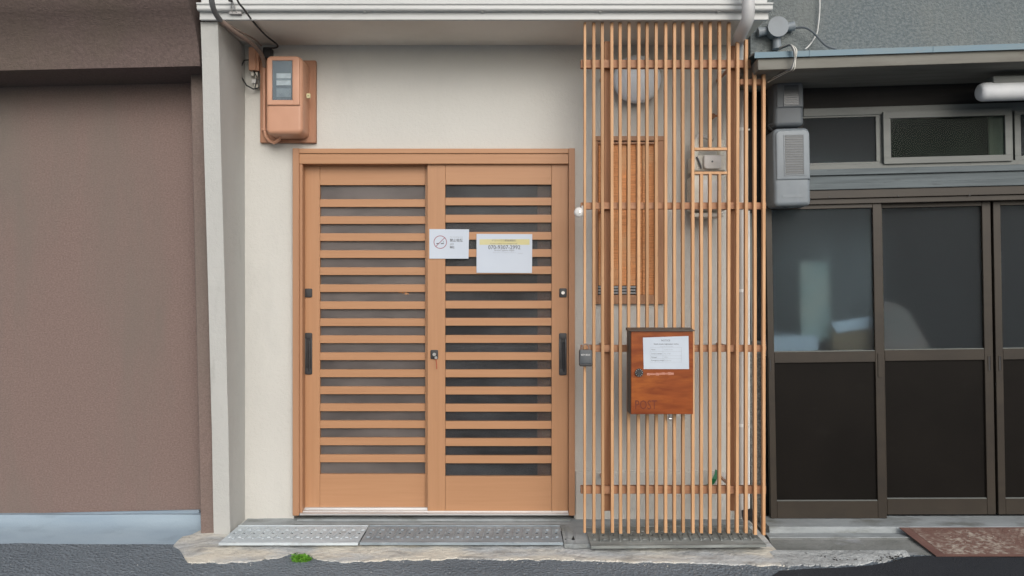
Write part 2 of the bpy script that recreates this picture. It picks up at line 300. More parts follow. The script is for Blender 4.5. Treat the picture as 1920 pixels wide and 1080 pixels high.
class MB:
    def __init__(s): s.bm = bmesh.new()
    def box(s, x0, x1, y0, y1, z0, z1):
        r = bmesh.ops.create_cube(s.bm, size=1)
        for v in r['verts']:
            v.co = Vector(((x0 + x1) / 2 + v.co.x * (x1 - x0), (y0 + y1) / 2 + v.co.y * (y1 - y0), (z0 + z1) / 2 + v.co.z * (z1 - z0)))
        return s
    def loops(s, rings, cap=True):
        vs = [[s.bm.verts.new(p) for p in r] for r in rings]
        n = len(vs[0])
        for a, b in zip(vs[:-1], vs[1:]):
            for i in range(n):
                f = s.bm.faces.new((a[i], a[(i + 1) % n], b[(i + 1) % n], b[i]))
        if cap:
            s.bm.faces.new(vs[0][::-1]); s.bm.faces.new(vs[-1])
        return s
    def tube(s, pts, r, seg=10, close=True):
        pts = [Vector(p) for p in pts]
        rr = r if isinstance(r, (list, tuple)) else [r] * len(pts)
        rings = []; up = None
        for i, p in enumerate(pts):
            t = ((pts[min(i + 1, len(pts) - 1)] - pts[max(i - 1, 0)])).normalized()
            if up is None:
                up = Vector((0, 0, 1)) if abs(t.z) < .9 else Vector((0, 1, 0))
            a = t.cross(up).normalized(); up = a.cross(t).normalized()
            rings.append([p + (a * math.cos(q) + up * math.sin(q)) * rr[i] for q in [2 * PI * k / seg for k in range(seg)]])
        return s.loops(rings, close)
    def prism_x(s, prof, x0, x1):
        """profile of (y, z) pairs extruded along x"""
        return s.loops([[Vector((x0, y, z)) for y, z in prof], [Vector((x1, y, z)) for y, z in prof]])
    def prism_y(s, prof, y0, y1):
        return s.loops([[Vector((x, y0, z)) for x, z in prof], [Vector((x, y1, z)) for x, z in prof]])
    def prism_z(s, prof, z0, z1):
        return s.loops([[Vector((x, y, z0)) for x, y in prof], [Vector((x, y, z1)) for x, y in prof]])
    def rbox(s, x0, x1, z0, z1, yb, yf, rt, rb, rf, seg=5, fseg=4):
        """rounded box: yb back, yf front (smaller y), rt/rb top/bottom corner radius, rf front edge radius"""
        def outline(ins, y):
            o = []
            for cx, cz, r, a0 in ((x1, z1, rt, 0), (x0, z1, rt, 90), (x0, z0, rb, 180), (x1, z0, rb, 270)):
                sx = 1 if cx == x1 else -1; sz = 1 if cz == z1 else -1
                ccx, ccz = cx - sx * r, cz - sz * r; q = max(r - ins, .0004)
                ccx2 = ccx if r > ins else ccx - sx * (ins - r); ccz2 = ccz if r > ins else ccz - sz * (ins - r)
                for k in range(seg + 1):
                    a = R(a0 + 90 * k / seg)
                    o.append(Vector((ccx2 + q * math.cos(a), y, ccz2 + q * math.sin(a))))
            return o
        rings = [outline(0, yb)]
        for k in range(fseg + 1):
            a = PI / 2 * k / fseg
            rings.append(outline(rf * (1 - math.cos(a)), yf + rf * (1 - math.sin(a))))
        return s.loops(rings)
    def disc(s, c, r, y0, y1, seg=28, dome=0):
        rings = []
        for k in range(1 if not dome else 6):
            pass
        if dome:
            rings = [[Vector((c[0] + r * math.cos(a), y0, c[1] + r * math.sin(a))) for a in [2 * PI * i / seg for i in range(seg)]]]
            for k in range(7):
                q = PI / 2 * k / 7
                rings.append([Vector((c[0] + r * math.cos(q) * math.cos(a), y1 - dome * math.sin(q), c[1] + r * math.cos(q) * math.sin(a))) for a in [2 * PI * i / seg for i in range(seg)]])
        else:
            rings = [[Vector((c[0] + r * math.cos(a), y, c[1] + r * math.sin(a))) for a in [2 * PI * i / seg for i in range(seg)]] for y in (y0, y1)]
        return s.loops(rings)
    def obj(s, name, m, parent=None, F=F0, smooth=False, bev=0, origin=None, **k):
        bm = s.bm
        bmesh.ops.recalc_face_normals(bm, faces=bm.faces[:])
        if bev: bmesh.ops.bevel(bm, geom=bm.edges[:], offset=bev, segments=1, affect='EDGES', clamp_overlap=True)
        if origin is None:
            lo = Vector((min(v.co[i] for v in bm.verts) for i in range(3))); hi = Vector((max(v.co[i] for v in bm.verts) for i in range(3)))
            origin = Vector(((lo.x + hi.x) / 2, (lo.y + hi.y) / 2, lo.z))
        origin = Vector(origin)
        for v in bm.verts: v.co -= origin
        me = bpy.data.meshes.new(name); bm.to_mesh(me); bm.free()
        if smooth:
            for p in me.polygons: p.use_smooth = True
            try: me.set_sharp_from_angle(angle=R(42))
            except Exception: pass
        return place(name, me, m, parent, origin, F, **k)

def text(s, size, m, parent, px, py, off, align='CENTER', F=None, name='lettering', sx=1.0, offset=0.0):
    """flat printed lettering standing on the plane off metres before the facade"""
    F = FRM[parent]
    cu = bpy.data.curves.new('t', 'FONT'); cu.body = s; cu.size = size; cu.align_x = align; cu.align_y = 'CENTER'; cu.offset = offset; cu.resolution_u = 2
    t = bpy.data.objects.new('t', cu); COL.objects.link(t)
    dg = bpy.context.evaluated_depsgraph_get()
    me = bpy.data.meshes.new_from_object(t.evaluated_get(dg))
    bpy.data.objects.remove(t)
    for v in me.vertices: v.co = Vector((v.co.x * sx, 0, v.co.y))
    me.materials.clear()
    x, z = uz(px, py, off, F)
    return place(name, me, m, parent, (x, -off, z))

def wp(px, py, d, F=F0):
    """world point at camera distance d through the pixel, in frame F"""
    p = Vector(((px - 960) * d / FPX, d, CAMZ - (py - 540) * d / FPX))
    return F.inverted() @ p
def gx(px, py, z):
    """ground point under the pixel at height z: (x, depth)"""
    d = (CAMZ - z) * FPX / (py - 540)
    return (px - 960) * d / FPX, d

def interp(tab, x):
    if x <= tab[0][0]: return tab[0][1]
    for (a, b), (c, d) in zip(tab[:-1], tab[1:]):
        if x <= c: return b + (d - b) * (x - a) / (c - a)
    return tab[-1][1]

# ================================================================== THE SETTING: ground
ROAD = -0.03
b = MB(); n = 0
b.bm.faces.new([b.bm.verts.new(p) for p in ((-150, -150, ROAD), (150, -150, ROAD), (150, 150, ROAD), (-150, 150, ROAD))])
b.obj('road', M['asphalt'], None, W0, kind='structure', origin=(0, 0, 0))
# newer black asphalt strip at the right, 4 mm above
b = MB()
edge = [(1440, 1085), (1462, 1070), (1520, 1066), (1580, 1064), (1640, 1059), (1672, 1053), (1700, 1044), (1780, 1040), (1960, 1040), (2500, 1042)]
top = [gx(px, py, ROAD + .004) for px, py in edge]
poly = [(x, y, ROAD + .004) for x, y in top] + [(7, 2.2, ROAD + .004), (1.2, 2.2, ROAD + .004)]
b.bm.faces.new([b.bm.verts.new(p) for p in poly])
b.obj('asphalt_patch', M['asphalt2'], None, W0, kind='structure', origin=(2, 3, ROAD))

# mortar apron in front of the door with a ragged front edge
def strip(name, m, front, zf, back_d, zb, x0, x1, nx, ny, amp, jit, seed, left=None):
    bm = bmesh.new(); g = []
    for i in range(nx + 1):
        px = x0 + (x1 - x0) * i / nx
        fx, fd = gx(px, interp(front, px) + noise.noise(Vector((px * .045, seed, 0))) * jit + noise.noise(Vector((px * .16, seed, 5))) * jit * .5 + noise.noise(Vector((px * .45, seed, 9))) * jit * .16, zf)
        bx_, col = fx, []
        bd = back_d if left is None else left(px)
        for j in range(ny + 1):
            t = j / ny; d = bd + (fd - bd) * t
            xx = fx                                   # straight out from the wall
            z = zb + (zf - zb) * t ** 1.5 + noise.noise(Vector((xx * 9, d * 9, seed))) * amp * (1 if 0 < j < ny else .2)
            col.append(bm.verts.new((xx, d, z)))
        col.append(bm.verts.new((fx, fd - .004, ROAD - .02)))
        g.append(col)
    for a, c in zip(g[:-1], g[1:]):
        for j in range(len(a) - 1): bm.faces.new((a[j], a[j + 1], c[j + 1], c[j]))
    s = MB(); s.bm.free(); s.bm = bm
    return s.obj(name, m, None, W0, smooth=False, kind='structure')
apf = [(325, 1022), (334, 1027), (341, 1035), (347, 1046), (352, 1051), (372, 1053), (430, 1054), (480, 1051), (520, 1043), (545, 1037), (575, 1040), (600, 1047), (640, 1052), (700, 1050), (760, 1049), (860, 1047), (960, 1047), (1060, 1049),
       (1160, 1052), (1260, 1053), (1340, 1056), (1440, 1059), (1480, 1060)]
strip('pavement', M['apron'], apf, ROAD + .006, 4.24, 0.004, 325, 1480, 430, 16, .0060, 3.0, 1.3,
      left=None)
mof = [(1470, 1058), (1500, 1060), (1560, 1059), (1610, 1058), (1650, 1052), (1680, 1046), (1700, 1042), (1706, 1041)]
strip('mortar_smear', M['mortar'], mof, ROAD + .006, 3.765, -.014, 1462, 1706, 160, 8, .006, 4.5, 8.3)

# blue-grey mortar skirt at the left building, curving out to the road
bm = bmesh.new(); g = []
xl = -6.0; xr = -1.692
prof = [(4.20, .062), (4.115, .060), (4.10, .030), (4.06, .008), (4.02, -.004), (3.97, -.014), (3.93, -.022), (3.885, -.032), (3.88, -.06)]
N_ = 90
for i in range(N_ + 1):
    x = xl + (xr - xl) * (i / N_) ** .7
    px = 960 + x * FPX / 3.9
    t = min(1, max(0, (x - xr + .10) / .10)); pull = (1 - math.sqrt(1 - min(t, .999) ** 2)) * .07
    col = []
    for k, (d, z) in enumerate(prof):
        col.append(bm.verts.new((x, d + pull * k / 8 + noise.noise(Vector((x * 3, k, 2))) * .006, z - .012 * (-x - 1.7) / 4 + noise.noise(Vector((x * 6, d * 8, 0))) * .003)))
    g.append(col)
for a, c in zip(g[:-1], g[1:]):
    for j in range(len(a) - 1): bm.faces.new((a[j], a[j + 1], c[j + 1], c[j]))
bm.faces.new(g[-1])
s = MB(); s.bm.free(); s.bm = bm
s.obj('mortar_skirt', M['bluecon'], None, W0, smooth=True, kind='structure')

# ================================================================== LEFT BUILDING
lb = thing('stucco_building', 'brown stucco building with overhanging hood on the left of the cream house', 'building', FL, (-1.5, 0, 0))
bx('wall', -5.0, .10, 0, 2.60, 0, .18, M['brown'], lb)
xr_ = uz(399, 900, .15, FL)[0]; xl_ = uz(375, 940, .15, FL)[0]
bx('pilaster', xl_, xr_ + .03, -.12, 2.50, .15, .22, M['brown'], lb, .004)
bx('ledge', -5.0, .0, -.075, -.0005, .012, .20, M['ledge'], lb, .003)
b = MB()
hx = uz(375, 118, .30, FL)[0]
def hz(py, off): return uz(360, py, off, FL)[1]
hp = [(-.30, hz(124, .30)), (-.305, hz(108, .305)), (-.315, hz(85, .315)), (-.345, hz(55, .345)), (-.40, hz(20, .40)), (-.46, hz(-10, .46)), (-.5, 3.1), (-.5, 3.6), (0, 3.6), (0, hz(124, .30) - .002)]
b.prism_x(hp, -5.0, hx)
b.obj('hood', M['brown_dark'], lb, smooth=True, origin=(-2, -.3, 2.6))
bx('upper_wall', -5.0, -.02, 2.605, 6.0, -.01, .17, M['brown'], lb)

# ================================================================== MAIN HOUSE
mh = thing('house', 'cream stucco house with tan sliding door, between brown and grey neighbours', 'house', F0, (-.1, 0, 0))
WX0, WX1 = -1.56, uz(1403, 500)[0]
dx0, dz1 = uz(551, 280, 0); dx1, dz0 = uz(1077, 966, 0)
wx0, wz1 = uz(1116, 258); wx1, wz0 = uz(1242, 567)
ZS = 2.698
b = MB()
T = .14
b.box(WX0, dx0, 0, T, -.02, ZS); b.box(dx0, dx1, 0, T, dz1, ZS); b.box(dx0, dx1, 0, T, -.02, dz0 - .03)
b.box(dx1, wx0, 0, T, -.02, ZS); b.box(wx0, wx1, 0, T, wz1, ZS); b.box(wx0, wx1, 0, T, -.02, wz0); b.box(wx1, WX1, 0, T, -.02, ZS)
b.obj('wall', M['cream'], mh)
plz = uz(1200, 884, .012)[1]
bx('plinth', uz(1079, 930, .012)[0], WX1 - .004, -.03, plz, .012, .02, M['cream'], mh, .003)
# pillar flaring forward towards the eaves
b = MB(); rings = []
for k in range(15):
    z = -.03 + (2.69 + .03) * k / 14
    t = k / 14; off = .22 + .17 * t ** 1.15 + .004 * noise.noise(Vector((z * 3, 0, 0)))
    j = .003 * noise.noise(Vector((z * 2.2, 9, 0)))
    rings.append([Vector((-1.604 + j, .14, z)), Vector((-1.604 + j, -off, z)), Vector((-1.516 + j, -off, z)), Vector((-1.516 + j, .14, z))])
b.loops(rings).obj('pillar', M['pillar'], mh)
# eaves
XE0, XE1 = uz(374, 30, .42)[0], uz(1441, 30, .42)[0]
zf0 = uz(900, 37, .42)[1]; zf1 = uz(900, 22, .42)[1]
bx('soffit', XE0 + .01, XE1 - .01, ZS, ZS + .02, .40, .44, M['soffit'], mh)
bx('fascia', XE0, XE1, zf0, zf1, .42, .02, M['fascia'], mh, .002)
bx('upper_fascia', XE0, XE1, zf1 + .0005, 3.05, .40, .02, M['fascia'], mh)
gx0, gx1 = uz(369, 10, .45)[0], uz(1449, 10, .45)[0]
gz0, gz1 = uz(900, 18.5, .45)[1], uz(900, 8, .45)[1]
b = MB()
b.prism_x([(-.445, gz0), (-.45, gz0 + .006), (-.45, gz1 - .006), (-.458, gz1), (-.458, gz1 + .006), (-.44, gz1 + .006), (-.44, gz0 + .008), (-.425, gz0 + .008), (-.425, gz1), (-.4205, gz1), (-.4205, gz0)], gx0, gx1)
b.obj('gutter', M['fascia'], mh)
bx('gutter_back_board', gx0 + .02, gx1 - .03, gz1 + .007, gz1 + .12, .44, .019, M['fascia'], mh)
for x in (-1.35, -.75, -.15, .45, 1.05):
    bx('gutter_bracket', x - .006, x + .006, gz0 - .005, gz0 - .001, .436, .015, M['fascia'], mh)
b = MB(); b.prism_x([(-.56, 3.0), (-.56, 3.03), (1.5, 3.9), (1.5, 3.87)], XE0 - .02, XE1 + .02)
b.obj('roof', M['roofdark'], mh)
bx('upper_wall', XE0 + .05, XE1 - .07, ZS + .021, 3.3, 0, .14, M['cream'], mh)

# ---- interior behind the door
ix0, ix1 = dx0 + .02, dx1 - .02
b = MB(); b.box(ix0 - .5, ix1 + .4, 1.3, 1.32, -.02, 2.6); b.box(ix0 - .5, ix0 - .48, .14, 1.3, -.02, 2.6); b.box(ix1 + .38, ix1 + .40, .14, 1.3, -.02, 2.6)
b.box(ix0 - .5, ix1 + .4, .14, 1.3, 2.6, 2.62); b.box(ix0 - .5, ix1 + .4, .14, 1.3, -.04, -.02)
b.obj('entrance_room', M['room'], mh)

# ---- door frame
df = bx('door_frame', dx0 + .001, dx1 - .001, dz1 - .012, dz1 - .001, .028, .10, M['frame'], mh)   # hidden lintel strip carrying the frame members
def dfp(name, *a, **k): return pb(name, *a, parent=df, **k)
dfp('jamb', 548.5, 278, 560.5, 967, .045, .12, M['frame'], bev=.0015)
dfp('jamb', 560.6, 307, 567, 962, .030, .105, M['frame'], bev=.001)
dfp('jamb', 1066.5, 278, 1078, 967, .045, .12, M['frame'], bev=.0015)
dfp('head', 560.8, 278.5, 1066, 287.5, .043, .11, M['door'], bev=.0015)
dfp('head', 560.8, 288.2, 1066, 307, .036, .10, M['door'], bev=.0015)
# aluminium sill
sx0, sx1 = uz(562, 960, .04)[0], uz(1066, 960, .04)[0]
sz1 = uz(800, 957, .0)[1]; sz0 = uz(800, 966, .04)[1]
b = MB(); b.prism_x([(-.042, sz0), (-.042, sz0 + .010), (-.020, sz0 + .013), (-.020, sz0 + .017), (.015, sz0 + .017), (.015, sz0 + .026), (.03, sz0 + .026), (.03, sz0 + .018), (.13, sz0 + .018), (.13, sz0)], sx0, sx1)
b.obj('sill', M['alu'], mh)

def leaf(parent_name, x0, x1, yt, yb, off, px0, px1, pane_tops, pane_h, first_last, glass):
    """a door leaf: stiles, rails, horizontal slats and one frosted pane behind each gap"""
    lf = pb(parent_name, px0, yt, px1, first_last[0], off, .03, M['door'], mh, .0012)        # top rail is the carrying mesh
    F = F0
    # stiles
    pb('stile', x0, yt, px0 - .35, yb, off + .001, .032, M['doorv'], lf, .0012)
    pb('stile', px1 + .35, yt, x1, yb, off + .001, .032, M['doorv'], lf, .0012)
    pb('bottom_rail', px0, first_last[3], px1, yb, off, .03, M['door'], lf, .0012)
    gaps = [(first_last[0], first_last[1])] + [(t, t + pane_h) for t in pane_tops[:-1]] + [(pane_tops[-1], first_last[3])]
    for (a0, a1), (b0, b1) in zip(gaps[:-1], gaps[1:]):
        pb('slat', px0, a1, px1, b0, off - .0008, .018, M['door'], lf, .0012)
    for a0, a1 in gaps:
        pb('pane', px0 - 1, a0 - 3, px1 + 1, a1 + 3, off - .021, .004, glass, lf)
    return lf
lt = [388 + 31.93 * k for k in range(16)]
left_leaf = leaf('sliding_door', 567.5, 812, 300, 957, -.030, 600, 797, lt, 17.4, (347, 373.5, 0, 889), M['glassL'])
rt_ = [385 + 32.25 * k for k in range(16)]
right_leaf = leaf('sliding_door', 801.5, 1065.5, 304, 960.5, .012, 835, 1034, rt_, 17.6, (346, 370.5, 0, 893), M['glassD'])
left_leaf['label'] = 'left leaf of the tan sliding door, set further back'
right_leaf['label'] = 'right leaf of the tan sliding door, carrying paper notices'

def handle(lf, px0, py0, px1, py1, off):
    x0, z1 = uz(px0, py0, off); x1, z0 = uz(px1, py1, off)
    b = MB()
    # raised rim round a recessed grip
    b.rbox(x0, x1, z0, z1, -off + .004, -off - .004, .008, .008, .002)
    h = b.obj('handle', M['black'], lf, smooth=True)
    return h, x0, x1, z0, z1
def handle_full(lf, px0, py0, px1, py1, off):
    x0, z1 = uz(px0, py0, off); x1, z0 = uz(px1, py1, off)
    b = MB(); w_ = (x1 - x0); t = w_ * .24
    b.rbox(x0, x0 + t, z0 + .004, z1 - .004, -off + .004, -off - .006, .002, .002, .002)
    b.rbox(x1 - t, x1, z0 + .004, z1 - .004, -off + .004, -off - .006, .002, .002, .002)
    b.rbox(x0, x1, z1 - .034, z1, -off + .004, -off - .0062, .008, .003, .002)
    b.rbox(x0, x1, z0, z0 + .034, -off + .004, -off - .0062, .003, .008, .002)
    b.box(x0 + .002, x1 - .002, -off - .0005, -off + .002, z0 + .01, z1 - .01)
    b.tube([(x0 + w_ * .62, -off - .004, z0 + .02), (x0 + w_ * .62, -off - .004, z1 - .05)], w_ * .16, 8)
    b.obj('handle', M['black'], lf, smooth=True)
handle_full(left_leaf, 571.5, 624, 585.5, 702, -.029)
handle_full(right_leaf, 1048, 624.5, 1062.5, 703.5, .013)
def lock(lf, px0, py0, px1, py1, off, cyl=True):
    x0, z1 = uz(px0, py0, off); x1, z0 = uz(px1, py1, off)
    b = MB(); b.rbox(x0, x1, z0, z1, -off + .004, -off - .007, .006, .006, .002)
    b.obj('lock', M['black'], lf, smooth=True)
    if cyl:
        c = ((x0 + x1) / 2, (z0 + z1) / 2)
        b = MB(); b.disc(c, .0095, -off - .006, -off - .0105, 16)
        b.box(c[0] - .001, c[0] + .001, -off - .0112, -off - .010, c[1] - .005, c[1] + .005)
        b.obj('lock_cylinder', M['chrome'], lf)
lock(left_leaf, 571.5, 541, 585.5, 557.5, -.029, False)
lock(right_leaf, 1048.5, 540.5, 1062.5, 557.5, .013)
lock(right_leaf, 807.5, 656, 821.5, 673, .013)
# key with a red cord hanging in the middle lock
k0 = wp(815, 664, 4.165)
kt = thing('key', 'small key with a red cord hanging from the middle door lock', 'key', F0, k0)
b = MB(); b.box(k0.x - .0012, k0.x + .0012, k0.y - .012, k0.y + .01, k0.z - .006, k0.z + .004)
p1 = wp(817.5, 670, 4.16); b.disc((p1.x, p1.z - .002), .008, p1.y, p1.y - .002, 12)
b.obj('key_blade', M['chrome'], kt)
b = MB(); b.tube([wp(817, 673, 4.155), wp(818.5, 680, 4.158), wp(819, 692, 4.16)], .0022, 6); b.obj('cord', M['red'], kt)

# pieces seen through the frosted glass
def inside(name, px0, py0, px1, py1, off, th, m, label, cat, F=F0, bev=0.004):
    x0, z1 = uz(px0, py0, off, F); x1, z0 = uz(px1, py1, off, F)
    return bx(name, x0, x1, z0, z1, off, th, m, None, bev, F, label=label, cat=cat)
bx('partition', uz(560, 500, -.20)[0], uz(800, 500, -.20)[0], .01, 2.1, -.12, .02, M['reflmottle'], mh)
bx('inner_post', uz(1008, 500, -.02)[0], uz(1066, 500, -.02)[0], .07, 2.0, -.0195, .05, M['orangewood'], mh)
bx('pane_backing', uz(805, 500, -.25)[0], uz(1015, 500, -.25)[0], .01, 2.1, -.25, .02, M['screen'], mh)

# step under the door
b = MB(); z_ = dz0 - .012
b.prism_x([(.02, -.02), (.02, z_), (-.035, z_), (-.045, z_ - .012), (-.075, .012), (-.10, .006), (-.11, -.02)], uz(556, 970, .05)[0], uz(1070, 970, .05)[0])
b.obj('step', M['concrete'], mh)

# gold sticker scrap on the left leaf
gs = thing('sticker', 'torn gold sticker remnant on a pane of the left door leaf', 'sticker', F0, (uz(756, 549, -.05)[0], .05, uz(756, 549, -.05)[1]))
for k, (a, c, d, e) in enumerate(((747, 545.5, 752, 549), (753, 546, 757, 550), (759, 545, 763, 552), (764, 549, 766, 552))):
    pb('scrap', a, c, d, e, -.049, .001, M['gold'], gs)

# ---- louvred window behind the lattice
jw = pb('louvre_window', 1113, 255, 1245, 263.5, .022, .08, M['frame'], mh, .001)
pb('window_frame', 1113, 264, 1121, 570, .022, .08, M['frame'], jw, .001)
pb('window_frame', 1229, 264, 1245, 570, .022, .08, M['frame'], jw, .001)
pb('window_frame', 1121.3, 553, 1228.7, 570, .022, .08, M['frame'], jw, .001)
pb('window_frame', 1121.3, 266, 1228.7, 269.5, .012, .06, M['frame'], jw)
pb('window_frame', 1192.9, 270, 1194.9, 552.5, .004, .03, M['rail'], jw)
bx_ = [1121.5, 1134, 1147, 1161, 1175, 1192.6, 1204, 1216, 1228.5]
for k in range(8):
    pb('slat', bx_[k] + (.4 if k != 5 else 2.6), 270.3, bx_[k + 1] - .4, 535.5 if k < 5 else 552.5, -.004 - .004 * (k % 2), .006, M['jal'], jw, .001)
for k in range(3):
    pb('pane', 1121.5, 536.5 + k * 5.4, 1192.7, 540.2 + k * 5.4, .0, .004, M['jalglass'], jw)
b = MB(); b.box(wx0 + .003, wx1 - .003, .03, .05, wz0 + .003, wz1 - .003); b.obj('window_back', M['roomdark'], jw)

# ================================================================== RIGHT HOUSE
rh = thing('old_house', 'old grey stucco house with dark bronze sliding doors and blue canopy edge', 'house', FR, (1.0, 0, 0))
def rx(px, py=650, off=0): return uz(px, py, off, FR)[0]
def rz(py, px=1540, off=0): return uz(px, py, off, FR)[1]
XR = 4.0
zt = rz(128, 1500, .40)          # underside of the canopy
bx('upper_wall', rx(1407, 60), XR, zt + .02, 5.2, 0, .18, M['greystucco'], rh)
bx('side_pier', uz(1405, 700, -.10, FR)[0], rx(1440, 660) - .002, -.10, rz(640), -.10, .1, M['pebble'], rh)
bx('gap_shade_board', uz(1405, 400, -.10, FR)[0], rx(1440, 400) - .004, rz(640) + .0005, zt + .019, -.12, .08, M['darkwood'], rh)  # near-black board added to carry the shade of the gap between houses
bx('side_flashing', rx(1408, 500, -.05), rx(1413, 500, -.05), rz(640), rz(395), -.07, .02, M['transom'], rh)
# dark upper board behind meters
tz1, tz0 = rz(203, 1560), rz(320, 1540)
bx('wall_board', rx(1436, 300), rx(1506, 260), rz(386), tz1 - .0005, .002, .05, M['darkwood'], rh)
bx('wall_board', rx(1436, 180), XR, tz1, zt + .019, -.02, .05, M['darkwood'], rh)
# canopy
cn = thing  # alias unused
cx0 = uz(1421, 110, .40, FR)[0]
canopy = bx('canopy', cx0 + .01, XR, zt, zt + .022, .385, .38, M['oldboard'], rh)
zb1 = uz(1480, 107, .40, FR)[1]; zb2 = uz(1480, 96.5, .41, FR)[1]
bx('canopy_fascia', cx0, XR, zt - .002, zb1, .40, .014, M['oldboard'], canopy, .002)
bx('canopy_fascia', cx0 - .001, cx0 + .013, zt - .002, zb1, .385, .38, M['oldboard'], canopy, .001)
b = MB(); b.prism_x([(-.415, zb1 - .004), (-.415, zb2), (0.0, zb2 + .05), (0.0, zb2 + .044), (-.409, zb2 - .006), (-.409, zb1 - .004)], cx0 - .02, XR)
b.obj('canopy_flashing', M['bluemetal'], canopy)
for px in (1518, 1750, 1990):
    u = uz(px, 95, .415, FR)[0]
    bx('canopy_flashing', u - .0015, u + .0015, zb1 - .006, zb2 + .001, .4175, .003, M['bluemetal'], canopy)

# transom band
bx('transom_head', rx(1506, 260), XR, rz(218, 1560), tz1, .012, .06, M['transom'], rh, .002)
bx('transom_sill', rx(1440, 320), XR, rz(320), rz(310), .012, .06, M['transom'], rh, .002)
def transom(px0, px1, off, fw=10, glass='glassR', inset_r=None):
    u0, u1 = uz(px0, 260, off, FR)[0], uz(px1, 260, off, FR)[0]
    z0, z1 = rz(312), rz(214, 1560)
    s = fw * 4.13 / FPX
    wn = bx('window', u0, u1, z1 - s, z1, off, .022, M['transom'], rh, .001)
    bx('window_frame', u0, u1, z0, z0 + s * .9, off, .022, M['transom'], wn, .001)
    bx('window_frame', u0, u0 + s, z0 + s * .9, z1 - s, off - .0003, .022, M['transom'], wn, .001)
    bx('window_frame', u1 - s, u1, z0 + s * .9, z1 - s, off - .0003, .022, M['transom'], wn, .001)
    bx('pane', u0 + s * .9, u1 - s * .9, z0 + s * .8, z1 - s * .9, off - .01, .004, M[glass], wn)
transom(1490, 1650, .006, 7, 'glassR'); transom(1657, 1899, .026, 13, 'glassT'); transom(1903, 2140, .006, 11, 'glassR'); transom(2144, 2360, .026, 11, 'glassR')
bx('window_frame', rx(1645, 260), rx(1657, 260), rz(312), rz(214, 1560), -.002, .02, M['transom'], rh)
# stepped sill boards
bx('sill_board', rx(1440, 330), XR, rz(331, 1560), rz(320.3, 1540), .055, .10, M['sillboard'], rh, .002)
bx('sill_board', rx(1440, 330), XR, rz(346, 1560), rz(331.4, 1560), .040, .085, M['sillboard'], rh, .002)
bx('sill_board', rx(1440, 330), XR, rz(358, 1560), rz(346.4, 1560), .060, .105, M['sillboard'], rh, .002)
# header of the sliding doors
bx('door_header', rx(1440, 370), XR, rz(374, 1560), rz(358.4, 1560), .050, .10, M['bronze'], rh, .002)
bx('door_header', rx(1440, 370), XR, rz(384, 1560), rz(374.4, 1560), .036, .09, M['bronze'], rh, .002)
for px in (1555, 1684, 1818):
    p = uz(px, 369 - (px - 1560) * .012, .05, FR)
    b = MB(); b.disc(p, .004, -.049, -.0525, 8); b.obj('screw', M['black'], rh)
# sliding doors
def rdoor(pL, pA, pB, pR, off, label, bot=970):
    zt_, za, zb, zc, zd, ze = rz(384, 1560), rz(392, 1540), rz(659, 1540), rz(679, 1540), rz(938, 1540), rz(bot, 1540)
    uL, uA, uB, uR = [uz(p, 660, off, FR)[0] for p in (pL, pA, pB, pR)]
    d = bx('sliding_door', uA, uB, zc, zb, off - .0005, .032, M['bronze'], rh, .0015)
    d['label'] = label
    bx('stile', uL, uA - .0005, ze, zt_, off, .034, M['bronze'], d, .0015)
    bx('stile', uB + .0005, uR, ze, zt_, off, .034, M['bronze'], d, .0015)
    bx('top_rail', uA, uB, za, zt_, off - .002, .03, M['bronze'], d, .001)
    bx('bottom_rail', uA, uB, ze, zd, off - .0005, .032, M['bronze'], d, .0015)
    bx('bead', uA, uB, zd + .0005, zd + .005, off - .004, .02, M['transom'], d)
    bx('bead', uA, uB, zb + .0005, zb + .005, off - .004, .02, M['transom'], d)
    bx('lower_panel', uA - .003, uB + .003, zd + .005, zc - .0005, off - .014, .006, M['panel'], d)
    bx('pane', uA - .003, uB + .003, zb + .005, za + .003, off - .016, .005, M['glassR'], d)
    return d, uL, uA, uB, uR, zc
d1 = rdoor(1440, 1452, 1641, 1657.5, .020, 'bronze sliding door next to the lattice with a pale shape behind its pane')
d2 = rdoor(1651, 1659, 1846, 1862, -.018, 'bronze sliding door in the middle with a plain dark blue pane', 967)
d3 = rdoor(1867, 1881, 2068, 2086, -.018, 'bronze sliding door cut off by the right edge', 967)
d4 = rdoor(2078, 2094, 2281, 2299, .020, 'last bronze sliding door at the far right end of the row')
bx('end_post', uz(2301, 660, .02, FR)[0], XR, 0, rz(384, 1560), .02, .12, M['bronze'], rh)
def pull(d, px0, py0, px1, py1, off):
    x0, z1 = uz(px0, py0, off, FR); x1, z0 = uz(px1, py1, off, FR)
    b = MB(); b.box(x0, x1, -off - .001, -off + .002, z0, z1); b.obj('handle', M['black'], d)
    b = MB(); b.box(x0 - .003, x0, -off - .003, -off + .002, z0 - .002, z1 + .002); b.box(x1, x1 + .003, -off - .003, -off + .002, z0 - .002, z1 + .002)
    b.box(x0, x1, -off - .003, -off + .002, z0 - .004, z0); b.box(x0, x1, -off - .003, -off + .002, z1, z1 + .003); b.obj('handle_rim', M['bronze'], d)
pull(d1[0], 1443, 673, 1446, 696, .020); pull(d2[0], 1853, 668, 1857, 694, -.018); pull(d3[0], 1873, 668, 1877, 694, -.018)
x0, z1 = uz(1645.5, 662, .021, FR); x1, z0 = uz(1654.5, 707, .021, FR)
b = MB(); b.rbox(x0, x1, z0, z1, -.02, -.024, .003, .003, .001); b.obj('catch_plate', M['bronze'], d1[0])
